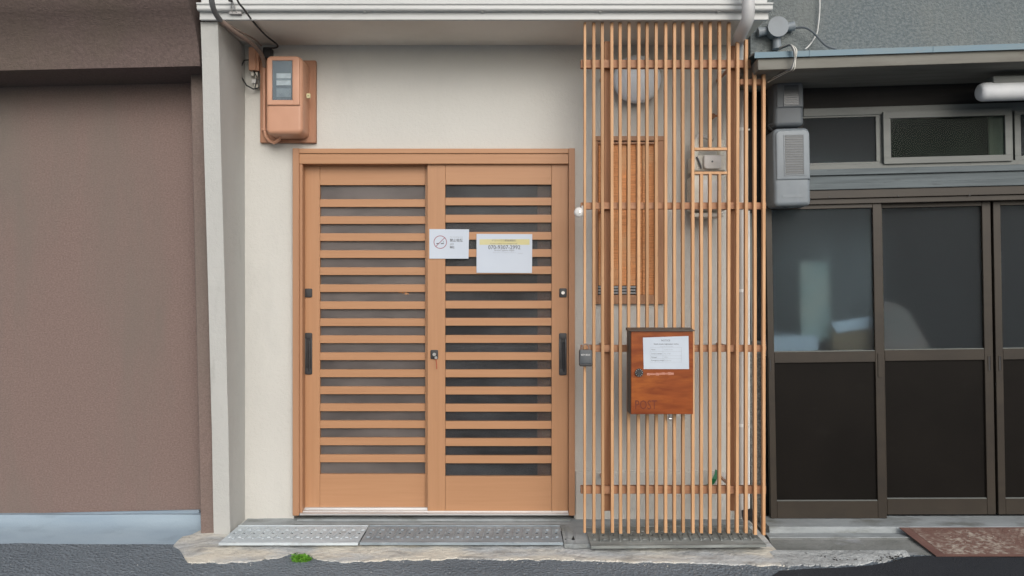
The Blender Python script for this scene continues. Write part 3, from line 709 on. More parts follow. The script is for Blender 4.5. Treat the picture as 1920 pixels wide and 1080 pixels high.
# room behind
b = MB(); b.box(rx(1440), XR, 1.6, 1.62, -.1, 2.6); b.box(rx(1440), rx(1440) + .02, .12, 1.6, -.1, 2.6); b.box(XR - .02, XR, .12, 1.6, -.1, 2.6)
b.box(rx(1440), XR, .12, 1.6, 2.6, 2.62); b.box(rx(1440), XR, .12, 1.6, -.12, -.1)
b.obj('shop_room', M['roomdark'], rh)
# base: threshold, step, battered kerb
b = MB(); b.prism_x([(.03, -.06), (.03, -.002), (-.15, -.004), (-.155, -.010), (-.16, -.045), (-.16, -.09), (.03, -.09)], rx(1437, 980, .1), XR)
b.obj('threshold', M['concrete'], rh)
b = MB(); xs = uz(1439, 1010, .2, FR)[0]; rings = []
for k in range(40):
    u = xs + (XR - xs) * k / 39; j = .004 * noise.noise(Vector((u * 7, 3, 0)))
    rings.append([Vector((u, .05, -.16)), Vector((u, .05, -.040)), Vector((u, -.222 + j, -.038 + j * .5)), Vector((u, -.232 + j, -.046)), Vector((u, -.36 + j * 3, -.080 + j)), Vector((u, -.37 + j * 3, -.16))])
b.loops(rings).obj('kerb', M['moss'], rh)
bx('kerb_cap', xs, XR, -.040, -.0345, .228, .07, M['concrete'], rh, .002)

# things standing inside behind the frosted glass
inside('panel_board', 1500, 492, 1556, 636, -.09, .02, M['creampanel'], 'blurred cream upright board behind the frosted pane beside the lattice', 'board', FR)
inside('white_box', 1440, 630, 1534, 668, -.055, .10, M['whitebox'], 'blurred long white box low behind the frosted pane beside the lattice', 'box', FR)
wb = thing('open_carton', 'blurred open white carton with dark flap low behind the frosted pane', 'box', FR, (uz(1600, 660, -.08, FR)[0], .1, uz(1600, 660, -.08, FR)[1]))
x0, z1 = uz(1562, 618, -.05, FR); x1, z0 = uz(1638, 668, -.05, FR)
bx('carton_body', x0, x1, z0, z1, -.055, .12, M['carton'], wb)
b = MB(); b.prism_y([(x0 - .012, z1 + .038), (x1, z1 + .075), (x1, z1 + .012), (x0 + .02, z1 - .02)], .046, .052); b.obj('carton_flap', M['whitebox'], wb)
b = MB(); bx('pane_backing', uz(1440, 500, -.30, FR)[0], uz(1652, 500, -.30, FR)[0], 0, 2.05, -.32, .02, M['screenr'], rh)
c = uz(1672, 650, -.1, FR)
b.loops([[Vector((c[0] + .22 * math.cos(a) * q, .105 + .05 * math.sin(a) * q, c[1] - .08 + hgt)) for a in [2 * PI * i / 16 for i in range(16)]] for q, hgt in ((1.0, 0), (.9, .1), (.65, .2), (.42, .28), (.12, .33))])
b.obj('cloth_bundle', M['pinkcloth'], None, FR, smooth=True, label='blurred pinkish grey cloth bundle behind the middle dark pane', cat='cloth')
bx('pane_backing', uz(1655, 260, -.14, FR)[0], uz(1900, 260, -.14, FR)[0], rz(330), rz(190), -.15, .01, M['backingd'], rh)  # dark board added behind the transom pane to hide the sunlit room
inside('curtain', 1853, 216, 1882, 300, -.12, .01, M['curtain'], 'pale green strip of curtain behind the clear transom pane', 'curtain', FR)

# rusty steel ramp plate leaning from the step down to the road
rp = thing('ramp_plate', 'rusty red steel ramp plate with worn tread in front of the dark doors', 'ramp', W0, (2.3, 3.85, ROAD))
A = Vector((gx(1686, 989, .052)[0], gx(1686, 989, .052)[1], .052)); Bp = Vector((gx(1756, 1044, ROAD + .004)[0], gx(1756, 1044, ROAD + .004)[1], ROAD + .008))
ed = (Bp - A); along = Vector((1, -.03, .012)).normalized()
nn = along.cross(ed).normalized(); nn = nn if nn.z > 0 else -nn
def plate(a, e, L, t, name, m, parent, lift=0):
    b = MB(); q = [a + nn * lift, a + e + nn * lift, a + e + along * L + nn * lift, a + along * L + nn * lift]
    b.loops([[p - nn * t for p in q], q]); return b.obj(name, m, parent, W0)
plate(A, ed, 1.6, .004, 'plate', M['rust'], rp)
plate(A + along * .05 + ed * .04, ed * .90, 1.54, .001, 'tread', M['rustworn'], rp, .0015)
bmh = MB(); 
for i in range(44):
    for j in range(6):
        p = A + along * (.17 + i * .031 + (j % 2) * .015) + ed * (.13 + j * .105) + nn * .0016
        dr = (along * (1 if j % 2 else -1) + ed.normalized()).normalized(); sd_ = dr.cross(nn)
        q = [p - dr * .009, p + sd_ * .003, p + dr * .009, p - sd_ * .003]
        bmh.loops([[v for v in q], [p + (v - p) * .5 + nn * .0016 for v in q]])
o = bmh.obj('checker_studs', M['rustworn'], rp, W0); o['kind'] = 'stuff'

# ================================================================== DRAIN GRATINGS
def grating(name, label, X0, X1, d0, d1, z, tilt, m, pitch=.0505, th=.009, ribs=True, skew=0.0, base=None):
    """steel drain cover: back strip, front strip, bridges between real slots, slanted raised ribs"""
    F = Matrix.Translation((X0, d1, z)) @ Matrix.Rotation(tilt, 4, 'Y')
    t = thing(name, label, 'drain cover', F, (0, 0, 0), 'drain covers in a row along the wall')
    L = X1 - X0; Dp = d0 - d1
    b = MB(); b.box(0, L, Dp * .62, Dp, -th, 0)
    b.box(0, L, 0, Dp * .52, -th, 0)
    n = int(L / pitch); s = .006
    xs = [(i + .5) * L / n for i in range(n)]
    prev = 0
    for x in xs:
        b.box(prev, x - s, Dp * .52, Dp * .62, -th, 0); prev = x + s
    b.box(prev, L, Dp * .52, Dp * .62, -th, 0)
    b.obj('plate', m, t)
    b = MB(); b.box(0, L, -.0015, .004, -th - .003, .002); b.obj('rim', m, t)
    b = MB(); b.box(0, L, Dp - .006, Dp, .0003, .004); b.obj('rim', m, t)
    key = ('rib', name, m.name, round(Dp, 3), skew)
    bm_ = MB(); w_ = .004
    q = [Vector((-w_, Dp * .22, 0)), Vector((w_, Dp * .22, 0)), Vector((w_ + skew, Dp * .86, 0)), Vector((-w_ + skew, Dp * .86, 0))]
    bm_.loops([q, [Vector((p.x * .8 + skew * .1, p.y, .0045)) for p in q]])
    bmesh.ops.recalc_face_normals(bm_.bm, faces=bm_.bm.faces[:])
    me = bpy.data.meshes.new('rib'); bm_.bm.to_mesh(me); bm_.bm.free()
    bm_ = MB(); bm_.rbox(-.009, .009, -.012, .012, .0, -.004, .004, .004, .002, 2, 2)
    bmesh.ops.rotate(bm_.bm, cent=(0, 0, 0), matrix=Matrix.Rotation(R(-90), 3, 'X'), verts=bm_.bm.verts[:])
    bmesh.ops.recalc_face_normals(bm_.bm, faces=bm_.bm.faces[:])
    me2 = bpy.data.meshes.new('stud'); bm_.bm.to_mesh(me2); bm_.bm.free()
    for i, x in enumerate(xs):
        xx = x + L / n / 2
        if ribs and xx + abs(skew) < L: place('rib', me, m, t, (xx, 0, 0))
    for i, x in enumerate(xs):
        place('stud', me2, m, t, (x, Dp * .34, 0)); place('stud', me2, m, t, (x + skew * .5, Dp * .76, 0))
    return t
g1x0 = -1.505; g1x1 = -.790; g2x0 = -.782; g2x1 = .262
grating('drain_cover', 'pale drain cover at the foot of the white pillar, left end of the row', g1x0, g1x1, 4.07, 3.795, .012, 0, M['grate'], skew=.02)
grating('drain_cover', 'grey ribbed drain cover centred below the door', g2x0, g2x1, 4.07, 3.80, .012, 0, M['grate2'], skew=.012)
grating('drain_cover', 'dirty drain cover under the wooden lattice, its right end raised', .40, 1.285, 4.03, 3.735, .016, R(-.5), M['grate3'], skew=.02)
# near-black block standing in for the shade under the covers
b = MB(); b.box(-1.48, 1.27, 3.86, 4.0, -.01, .0065); b.obj('drain_shade_block', M['drain'], None, W0, kind='structure')
# broken concrete lump between second and third cover
b = MB(); rings = []
for k in range(13):
    x = .268 + .17 * k / 12
    rings.append([Vector((x, 3.78 + .012 * noise.noise(Vector((x * 30, 0, 1))), -.01)), Vector((x, 3.80, .004 + .004 * noise.noise(Vector((x * 40, 4, 1))))),
                  Vector((x, 3.92, .010 + .008 * noise.noise(Vector((x * 45, 7, 1))))), Vector((x, 4.06, .012 + .006 * noise.noise(Vector((x * 35, 9, 1))))), Vector((x, 4.1, -.01))])
b.loops(rings).obj('concrete_patch', M['concrete'], None, W0, kind='structure')
# stained mortar fillet along the wall foot
b = MB(); rings = []
for k in range(60):
    x = -1.50 + 2.83 * k / 59; a = noise.noise(Vector((x * 12, 2, 1)))
    rings.append([Vector((x, 4.21, -.01)), Vector((x, 4.21, .012 + .006 * a)), Vector((x, 4.14 + .02 * a, .010)), Vector((x, 4.07, .008)), Vector((x, 4.07, -.01))])
b.loops(rings).obj('mortar_fillet', M['concrete'], None, W0, kind='structure')

# ================================================================== WOODEN LATTICE
LO = .38                                      # front of the slats before the wall
zl0 = uz(1200, 1000, LO)[1]
lat = thing('lattice_screen', 'tall cedar lattice of thin upright slats right of the door', 'lattice', F0, (uz(1264, 990, LO)[0], -LO, zl0))
sxs = [1096.8, 1114.2, 1130.5, 1148, 1163.5, 1179.5, 1197.6, 1214.3, 1231.2, 1248.4, 1265, 1281.5, 1299.5, 1315.5, 1332.2, 1349.6, 1366.8, 1383, 1400, 1416.5, 1432.6]
SW = .0155
rails = {'top': (112, 127), 'mid': (379.5, 392), 'low': (647, 660), 'foot': (911.5, 926)}
yh0, yh1 = 276.5, 326
mbx0, mbz1 = None, None
for i, px in enumerate(sxs):
    u = uz(px, 500, LO)[0] + random.uniform(-.0012, .0012)
    ztop = ZS - .002 if i < 17 else (uz(px, 71 + (i - 17) * 3, LO)[1] if i < 19 else uz(px, 134.5, LO)[1])
    zbot = uz(px, 1000 + (3 if i > 18 else 0) + random.uniform(-1, 1.5), LO)[1]
    sw = SW * (.8 if i == 0 else 1) / 2
    if i in (13, 14, 15):
        bx('slat', u - sw, u + sw, uz(px, yh0, LO)[1] + .001, ztop, LO, .024, M['slat'], lat, .001)
        bx('slat', u - sw, u + sw, zbot, uz(px, yh1, LO)[1] - .001, LO, .024, M['slat'], lat, .001)
    else:
        q_ = bx('slat', u - sw, u + sw, zbot, ztop - (.004 if i < 17 else 0), LO, .024, M['slat'], lat, .001); q_.rotation_euler.y = random.uniform(-.0014, .0014)
sA, sB = uz(sxs[12], 500, LO)[0] + SW / 2 + .0015, uz(sxs[16], 500, LO)[0] - SW / 2 - .0015
bx('trimmer', sA, sB, uz(1330, 281.5, LO)[1], uz(1330, 276.5, LO)[1], LO - .0005, .023, M['slat'], lat, .001)
bx('trimmer', sA, sB, uz(1330, 326.5, LO)[1], uz(1330, 321.5, LO)[1], LO - .0005, .023, M['slat'], lat, .001)
RO = LO - .0245
for nme, (a, c) in rails.items():
    x0 = 1089; x1 = 1408 if nme == 'top' else 1436.5
    pb('rail', x0, a, x1, c, RO, .028, M['rail'], lat, .0015)
pb('rail', 1388, 148, 1436.5, 158.5, RO, .028, M['rail'], lat, .0015)
PO = RO - .0285
pb('post', 1133, 77, 1147.5, 958, PO, .042, M['post'], lat, .002)
pb('post', 1370, 86, 1384, 958, PO, .042, M['post'], lat, .002)
for py in (119, 385, 653, 918):               # brackets tying the posts to the wall
    for px in (1140, 1377):
        u, z = uz(px, py, PO)
        bx('bracket', u - .006, u + .006, z - .006, z + .006, PO - .0425, PO - .0425 + .002 - .004, M['tanpaint'], lat)

# ---- mailbox
MO = .475
mb = thing('mailbox', 'varnished red-brown wooden mailbox with dial lock on the lattice', 'mailbox', F0, (uz(1240, 777, MO)[0], -MO + .05, uz(1240, 777, MO)[1]))
x0, z1 = uz(1183, 621, MO); x1, z0 = uz(1300, 777, MO)
bx('mailbox_body', x0 - .004, x1, z0, z1, MO - .0145, .079, M['maildark'], mb, .001)
bx('mailbox_door', x0 + .001, x1 - .001, z0 + .001, z1 - .001, MO, .014, M['mailwood'], mb, .0012)
b = MB(); b.prism_x([(-MO - .012, z1 + .0005), (-MO - .012, z1 + .004), (-LO - .001, z1 + .014), (-LO - .001, z1 + .0005)], x0 - .012, x1 + .006); b.obj('mailbox_lid', M['maildark'], mb)
c = uz(1198, 698.5, MO)
b = MB(); b.disc(c, .0205, -MO + .002, -MO - .008, 24); b.disc(c, .012, -MO - .0075, -MO - .018, 20); dl = b.obj('dial', M['black'], mb, smooth=True)
b = MB()
for k in range(10):
    a = 2 * PI * k / 10; p = (c[0] + .0165 * math.cos(a), c[1] + .0165 * math.sin(a)); b.disc(p, .0018, -MO - .0078, -MO - .0092, 6)
b.obj('dial_marks', M['chrome'], dl)
text('POST', .066, M['burn'], mb, 1211, 760, MO + .0006, name='lettering', sx=.72, offset=.0)
b = MB()
for k in range(9):
    px = 1216 + k * 5.6; u, z = uz(px, 701 + random.uniform(-1, 1), MO)
    b.box(u - .008, u + .007, -MO - .0007, -MO + .001, z - .0055 + random.uniform(-.002, .002), z + .005 + random.uniform(-.003, .003))
b.obj('tape_residue', M['scrape'], mb)
b = MB(); p = wp(1256, 777, 3.80); b.tube([p + Vector((0, 0, .004)), p + Vector((0, 0, -.02))], .008, 10); b.tube([p + Vector((-.006, .0, -.022)), p + Vector((.008, 0, -.022))], .009, 10)
b.obj('hasp', M['chrome'], mb, smooth=True)
# form on the mailbox
fm = thing('printed_form', 'white printed form taped on the mailbox door', 'notice', F0, (uz(1250, 692, MO)[0], -MO, uz(1250, 692, MO)[1]))
def sheet(parent, pxs, off, m, th=.0008, name='paper', bend=.0):
    (a, b_, c_, d_) = [Vector((uz(px, py, off)[0], -off, uz(px, py, off)[1])) for px, py in pxs]   # tl tr br bl
    s = MB(); nxx = 12; rings = []
    for i in range(nxx + 1):
        t = i / nxx; tp = a.lerp(b_, t); bt = d_.lerp(c_, t)
        y = -bend * math.sin(t * PI) - bend * .6 * math.sin(t * 9)
        rings.append([tp + Vector((0, y, 0)), bt + Vector((0, y * .6, 0)), bt + Vector((0, y * .6 + th, 0)), tp + Vector((0, y + th, 0))])
    return s.loops(rings).obj(name, m, parent)
sheet(fm, ((1205.5, 633), (1291, 630), (1292, 692), (1207, 692)), MO + .0016, M['paperw'], .0008)
FO = MO + .0021
text('NOTICE', .0125, M['ink'], fm, 1248, 638.5, FO)
text('Guest house registration notice', .0098, M['ink'], fm, 1249, 645, FO, offset=.0001)
text('Issued by the city office', .007, M['inkl'], fm, 1250, 649.5, FO)
b = MB()
def rule(b, x0, y0, x1, y1, off, t=.0008):
    a = uz(x0, y0, off); c = uz(x1, y1, off)
    if abs(a[0] - c[0]) > abs(a[1] - c[1]): b.box(min(a[0], c[0]), max(a[0], c[0]), -off - .0001, -off + .0003, a[1] - t / 2, a[1] + t / 2)
    else: b.box(a[0] - t / 2, a[0] + t / 2, -off - .0001, -off + .0003, min(a[1], c[1]), max(a[1], c[1]))
for y in (651.5, 659, 667, 672, 679): rule(b, 1219, y, 1278, y, FO)
for x in (1219, 1243, 1278): rule(b, x, 651.5, x, 679, FO)
b.obj('table_lines', M['inkl'], fm)
for y, s1, s2 in ((655.5, 'Name', 'Guest house'), (663.2, 'Licence number', 'No. 5188'), (669.8, 'Manager', 'Office'), (675.8, 'Emergency contact', 'Telephone')):
    text(s1, .0085, M['ink'], fm, 1221, y, FO, 'LEFT'); text(s2, .0085, M['inkl'], fm, 1245, y, FO, 'LEFT')

# ---- key box on the first slat
KO = .405
kb = thing('key_lockbox', 'grey key lockbox shackled to the outermost left slat of the lattice', 'lockbox', F0, (uz(1098, 687, KO)[0], -KO, uz(1098, 687, KO)[1]))
x0, z1 = uz(1086.5, 656, KO + .02); x1, z0 = uz(1110.5, 687, KO + .02)
b = MB(); b.rbox(x0, x1, z0 + .012, z1, -KO + .015, -KO - .022, .008, .003, .004); b.obj('lockbox_body', M['keybox'], kb, smooth=True)
b = MB(); b.rbox(x0, x1, z0, z0 + .013, -KO + .015, -KO - .023, .002, .006, .004); b.obj('lockbox_base', M['black'], kb, smooth=True)
cx = (x0 + x1) / 2
b = MB(); pts = [(cx - .018, -KO - .002, z1 - .01), (cx - .018, -KO - .002, z1 + .006)] + [(cx - .018 * math.cos(a), -KO - .002, z1 + .006 + .022 * math.sin(a)) for a in [PI * k / 8 for k in range(1, 8)]] + [(cx + .018, -KO - .002, z1 + .006), (cx + .018, -KO - .002, z1 - .01)]
b.tube(pts, .0042, 8); b.obj('shackle', M['cablet'], kb, smooth=True)
text('KEY BOX', .0115, M['sign'], kb, 1098, 665.5, KO + .0225, offset=.0002)
# ---- white round hook at the rail end
p = wp(1086, 398, 3.84)
hk = thing('wall_hook', 'white round plastic hook at the left end of the lattice rail', 'hook', F0, p)
b = MB(); b.disc((p.x, p.z), .026, p.y + .012, p.y, 24, dome=.012); b.obj('hook_cap', M['white'], hk, smooth=True)
q = wp(1093.5, 396, 3.84)
b = MB(); b.tube([q + Vector((-.004, .004, .028)), q + Vector((0, 0, .01)), q + Vector((.002, 0, -.02)), q + Vector((.0, .002, -.042))], [.006, .0085, .0075, .003], 8); b.obj('hook_arm', M['white'], hk, smooth=True)
b = MB(); b.disc((p.x + .003, p.z + .001), .006, p.y - .011, p.y - .0155, 10); b.obj('screw', M['chrome'], hk)

# ================================================================== THINGS ON THE WALL BEHIND THE LATTICE
c = uz(1195, 147.5, .07); rad = 44 * 4.13 / FPX
wl = thing('wall_lamp', 'round grey wall lamp behind the upper lattice', 'lamp', F0, (c[0], 0, c[1]))
b = MB(); b.disc(c, rad * .92, -.0005, -.045, 40); b.obj('lamp_base', M['lampd'], wl)
b = MB(); b.disc((c[0], c[1]), rad * 1.02, -.045, -.065, 48, dome=.035); b.obj('lamp_shade', M['lampg'], wl, smooth=True)

gm = thing('gas_meter', 'off-white gas meter with pipes behind the lattice opening', 'meter', F0, (uz(1330, 400, .1)[0], -.08, uz(1330, 400, .1)[1]))
x0, z1 = uz(1298, 328, .16); x1, z0 = uz(1364, 394, .16)
b = MB(); b.rbox(x0, x1, z0, z1, -.03, -.16, .012, .02, .012); b.obj('meter_body', M['gas'], gm, smooth=True)
x2, z2 = uz(1300, 290, .16); x3, z3 = uz(1362, 320, .16)
b = MB(); b.rbox(x2, x3, z3, z2, -.04, -.15, .012, .006, .01); b.obj('meter_head', M['gas'], gm, smooth=True)
b = MB(); b.rbox(x2 + .055, x3 - .03, z3 + .008, z2 - .004, -.15, -.172, .01, .02, .006); b.obj('register', M['white'], gm, smooth=True)
b = MB(); b.disc((x2 + .10, (z2 + z3) / 2 + .004), .005, -.171, -.175, 10); b = b.obj('tag_stud', M['meterd'], gm) and MB(); b.tube([(x2 + .02, -.155, z2 - .01), (x2 + .028, -.16, z2 - .03), (x2 + .045, -.16, z3 + .012)], .005, 6); b.obj('tag_seal', M['meterd'], gm)
b = MB(); b.box(x2 + .01, x3 - .01, -.14, -.05, z1 + .001, z3 - .001); b.obj('meter_neck', M['meterd'], gm)
b = MB(); b.rbox(x0 + .05, x1 - .02, z0 + .04, z1 - .03, -.158, -.168, .006, .006, .003); b.obj('meter_plate', M['white'], gm, smooth=True)
b = MB(); xa, za = uz(1304, 262, .1); xb, zb_ = uz(1352, 262, .1)
for X in (xa, xb):
    b.tube([(X, -.09, z2 - .002), (X, -.09, za + .0)], .020, 12); b.tube([(X, -.09, za - .03), (X, -.09, za - .05)], .028, 6)
b.obj('union', M['gas'], gm, smooth=True)
b = MB(); b.tube([(xb, -.09, za), (xb, -.09, za + .06), (xb + .003, -.075, za + .14), (xb + .004, -.06, za + .2), (xb + .004, -.05, ZS - .35)], .0115, 12)
b.tube([(xa, -.09, za), (xa + .02, -.085, za + .03), (xa + .07, -.06, za + .02), (xb - .03, -.05, za + .01)], .010, 12)
b.obj('gas_pipe', M['pipeg'], gm, smooth=True)
b = MB(); b.disc((xb - .035, za + .14), .014, -.03, -.07, 12); b.tube([(xb - .035, -.06, za + .14), (xb, -.075, za + .14)], .006, 8); b.obj('valve', M['post'], gm)
b = MB()
b.rbox(x0 + .012, x1 - .012, z0 - .035, z0 - .012, -.05, -.13, .004, .004, .004); b.obj('meter_foot', M['gas'], gm, smooth=True)

# downpipe: white elbow from the gutter, grey run behind the lattice
dp = thing('downpipe', 'white downpipe bending from the gutter behind the lattice to the ground', 'downpipe', F0, (uz(1392, 970, .06)[0], -.06, 0))
pts = [wp(1404, -60, 3.66), wp(1403, 12, 3.66), wp(1402.5, 34, 3.67), wp(1398, 46, 3.70), wp(1390, 62, 3.78), wp(1383, 78, 3.88), wp(1380, 92, 3.98), wp(1382, 112, 4.07), wp(1386, 140, 4.10)]
b = MB(); b.tube(pts, .031, 20); b.obj('elbow', M['pipe'], dp, smooth=True)
xg = uz(1390.5, 500, .04)[0]
b = MB(); b.tube([(xg, -.04, uz(1390, 128, .04)[1]), (xg, -.04, .03)], .0185, 16); b.obj('pipe', M['pipeg'], dp, smooth=True)
for py in (243, 545, 797):
    z = uz(1390, py, .04)[1]
    b = MB(); b.tube([(xg, -.04, z - .009), (xg, -.04, z + .009)], .0205, 16); b.box(xg + .012, xg + .045, -.046, -.034, z - .004, z + .004); b.obj('pipe_clip', M['white'], dp)
xc = uz(1403, 600, .03)[0] + .004
b = MB(); b.tube([(xc, -.022, uz(1403, 395, .03)[1]), (xc, -.022, uz(1403, 964, .03)[1])], .0085, 10)
b.obj('conduit', M['white'], None, smooth=True, label='thin white conduit running down the edge of the cream wall', cat='conduit')

# scraps caught behind the foot rail
p = wp(1336, 905, 4.08)
gt = thing('green_tape', 'green and white plastic tape scrap behind the foot rail of the lattice', 'tape', F0, p)
def ribbon(pts, wv, name, m, parent):
    b = MB(); r = [[Vector(a), Vector(a) + Vector(wv), Vector(a) + Vector(wv) + Vector((0, .001, 0)), Vector(a) + Vector((0, .001, 0))] for a in pts]
    b.loops(r); b.obj(name, m, parent)
ribbon([wp(1319, 913, 4.08), wp(1324, 909, 4.07), wp(1331, 905, 4.08), wp(1336, 897, 4.07), wp(1340, 888, 4.08), wp(1341, 880, 4.09)], (.022, 0, -.008), 'green_strip', M['green'], gt)
ribbon([wp(1353, 889, 4.08), wp(1357, 897, 4.07), wp(1362, 906, 4.08)], (.018, 0, .012), 'white_strip', M['white'], gt)
p = wp(1152, 905, 4.1)
b = MB(); a_ = [wp(1149, 888, 4.1), wp(1152, 887, 4.1), wp(1159, 910, 4.09), wp(1152, 911, 4.1)]
b.loops([a_, [v + Vector((0, .004, 0)) for v in a_]]); b.obj('plastic_shard', M['white'], None, label='thin white plastic shard leaning on the wall by the left lattice post', cat='scrap')
# valve cover: black opening near pipe foot
b = MB(); a0 = wp(1392, 966, 4.05); b.tube([a0, a0 + Vector((.05, -.02, .01))], [.028, .034], 12); b.obj('drain_funnel', M['black'], None, smooth=True, label='black pipe mouth at the foot of the downpipe', cat='pipe')

# ================================================================== ELECTRIC METER, LEFT
em = thing('electric_meter', 'tan painted electricity meter box on a board above the door', 'meter', F0, (uz(540, 268, .02)[0], 0, uz(540, 268, .02)[1]))
x0, z1 = uz(487.5, 113, .028); x1, z0 = uz(592, 267.5, .028)
bx('backboard', x0, x1, z0, z1, .028, .027, M['tanwood'], em, .002)
x0, z1 = uz(497, 103, .17); x1, z0 = uz(566.5, 251, .17)
b = MB(); b.rbox(x0, x1, z0, z1, -.0285, -.165, .040, .030, .022, 7, 5); b.obj('meter_box', M['tanpaint'], em, smooth=True)
xb0, zb1_ = uz(501, 105.5, .172); xb1, zb0 = uz(562, 197, .172)
b = MB()                                       # raised bezel round the window
wx_0, wz_1 = uz(510.5, 113.5, .172); wx_1, wz_0 = uz(547.5, 187.5, .172)
b.rbox(xb0, wx_0, zb0, zb1_ - .01, -.160, -.1745, .004, .002, .004); b.rbox(wx_1, xb1, zb0, zb1_ - .01, -.160, -.1745, .012, .002, .008)
b.rbox(xb0 + .003, xb1 - .003, wz_1, zb1_, -.160, -.1742, .018, .001, .004); b.rbox(xb0 + .001, xb1 - .001, zb0, wz_0, -.160, -.1742, .001, .002, .004)
b.obj('bezel', M['tanpaint'], em, smooth=True)
bx('meter_interior', wx_0, wx_1, wz_0, wz_1, .1655, .003, M['dialg'], em)
ww, hh = wx_1 - wx_0, wz_1 - wz_0
bx('register', wx_0 + .2 * ww, wx_1 - .08 * ww, wz_0 + .56 * hh, wz_0 + .68 * hh, .1685, .003, M['dial'], em)
bx('register', wx_0 + .2 * ww, wx_1 - .08 * ww, wz_0 + .38 * hh, wz_0 + .50 * hh, .1685, .003, M['dial'], em)
bx('register', wx_0 + .2 * ww, wx_1 - .08 * ww, wz_0 + .08 * hh, wz_0 + .30 * hh, .1680, .0025, M['dialm'], em)
bx('register', wx_0 + .2 * ww, wx_1 - .08 * ww, wz_0 + .505 * hh, wz_0 + .555 * hh, .1680, .0025, M['dialm'], em)
bx('window_glass', wx_0, wx_1, wz_0, wz_1, .1738, .002, M['glassC'], em)
b = MB(); p = wp(578.5, 180, 4.10); b.rbox(p.x - .010, p.x + .010, p.z - .013, p.z + .013, p.y + .004, p.y - .008, .004, .004, .002); b.obj('seal_tab', M['yellow'], em)
b = MB(); b.disc((p.x, p.z - .001), .003, p.y - .007, p.y - .010, 8); b.obj('screw', M['black'], em)
ux = uz(496, 200, .04)[0]
b = MB(); b.tube([(ux, -.045, uz(496, 118, .045)[1]), (ux, -.045, uz(496, 240, .045)[1]), wp(498, 254, 4.15), wp(505, 264, 4.14), wp(514, 268, 4.13), wp(523, 262, 4.12), wp(527, 252, 4.11), wp(527, 240, 4.10)], .0092, 12)
z = uz(496, 243, .045)[1]; b.tube([(ux, -.045, z - .006), (ux, -.045, z + .006)], .014, 12)
b.obj('conduit', M['tanpaint'], em, smooth=True)

tb = thing('terminal_cover', 'small tan terminal cover with loose wires left of the electricity meter', 'terminal', F0, wp(475, 166, 4.15))
x0, z1 = uz(466, 88, .06); x1, z0 = uz(479, 131, .06)
bx('cover', x0, x1, z0, z1, .06, .058, M['tanpaint'], tb, .002)
x0, z1 = uz(480, 92, .05); x1, z0 = uz(485, 132, .05)
bx('cover', x0, x1, z0, z1, .05, .045, M['tanpaint'], tb, .002)
for (a, c_, d, e) in ((470, 133, 476, 142), (478, 135, 483, 146), (471, 148, 480, 156), (476, 158, 484, 165)):
    pb('terminal', a, c_, d, e, .035, .034, M['white' if c_ > 146 and c_ < 150 else 'gas'], tb, .002)
b = MB(); b.tube([wp(470, 112, 4.16), wp(458, 113, 4.15), wp(452, 125, 4.15), wp(453, 145, 4.15), wp(462, 160, 4.15), wp(475, 167, 4.15), wp(484, 165, 4.16)], .0042, 6)
b.tube([wp(474, 130, 4.16), wp(482, 145, 4.14), wp(478, 165, 4.15)], .003, 6); b.tube([wp(484, 130, 4.16), wp(486, 150, 4.14), wp(485, 166, 4.15)], .003, 6)
b.obj('loose_wire', M['cabled'], tb, smooth=True)

def spline(pts, n=6):
    out = []
    P_ = [pts[0]] + pts + [pts[-1]]
    for i in range(1, len(P_) - 2):
        a, b_, c_, d_ = P_[i - 1:i + 3]
        for k in range(n):
            t = k / n
            out.append(.5 * ((2 * b_) + (c_ - a) * t + (2 * a - 5 * b_ + 4 * c_ - d_) * t * t + (3 * b_ - a - 3 * c_ + d_) * t ** 3))
    out.append(pts[-1]); return out
def cable(name, pts, r, m, label, cat='cable', F=F0):
    b = MB(); b.tube(spline([wp(*p, F=F) for p in pts]), r, 8)
    return b.obj(name, m, None, F, smooth=True, label=label, cat=cat)
tc_ = thing('service_cable', 'thick grey service cable running under the eaves into the tan meter box', 'cable', F0, wp(412, 38, 3.72))
b = MB(); b.tube(spline([wp(394, -30, 3.55), wp(398, 8, 3.60), wp(406, 28, 3.66), wp(413, 38, 3.70)]), .0135, 10); b.obj('cable_sleeve', M['cableg'], tc_, smooth=True)
b = MB(); b.tube(spline([wp(412, 37, 3.70), wp(440, 60, 3.80), wp(470, 80, 3.95), wp(486, 96, 4.05), wp(494, 112, 4.12), wp(496, 125, 4.15)]), .0115, 10)
b.tube(spline([wp(414, 36, 3.71), wp(445, 56, 3.82), wp(478, 74, 3.98), wp(490, 86, 4.10)]), .004, 8)
b.obj('conduit', M['cablet'], tc_, smooth=True)
cable('service_cable', [(437, -20, 3.62), (447, 4, 3.66), (458, 18, 3.70), (476, 42, 3.82), (498, 66, 3.98), (518, 82, 4.08), (520, 88, 4.11), (512, 90, 4.13), (500, 90, 4.14)], .0048, M['cabled'],
      'thin black cable dropping diagonally from the insulator to above the meter box')
b = MB(); p = wp(500, 98, 4.15); b.rbox(p.x - .022, p.x + .022, p.z - .03, p.z + .03, .0, -.05, .006, .006, .004); b.obj('cable_joint', M['black'], None, smooth=True, label='black cable joint on the wall above the meter box', cat='cable joint')
ins = thing('insulator', 'small wire insulator hooked on the fascia above the left pillar', 'insulator', F0, wp(440, 24, 3.76))
b = MB(); p = wp(440, 24, 3.765); b.box(p.x - .026, p.x + .034, p.y - .004, p.y + .012, p.z - .006, p.z + .006); b.tube([p + Vector((-.01, -.004, 0)), p + Vector((-.01, -.02, .02)), p + Vector((.004, -.05, .045)), p + Vector((.0, -.09, .075))], .003, 6)
b.tube([p + Vector((.012, -.004, 0)), p + Vector((.008, -.03, .03)), p + Vector((.004, -.05, .045))], .003, 6); b.obj('bracket', M['pipeg'], ins)
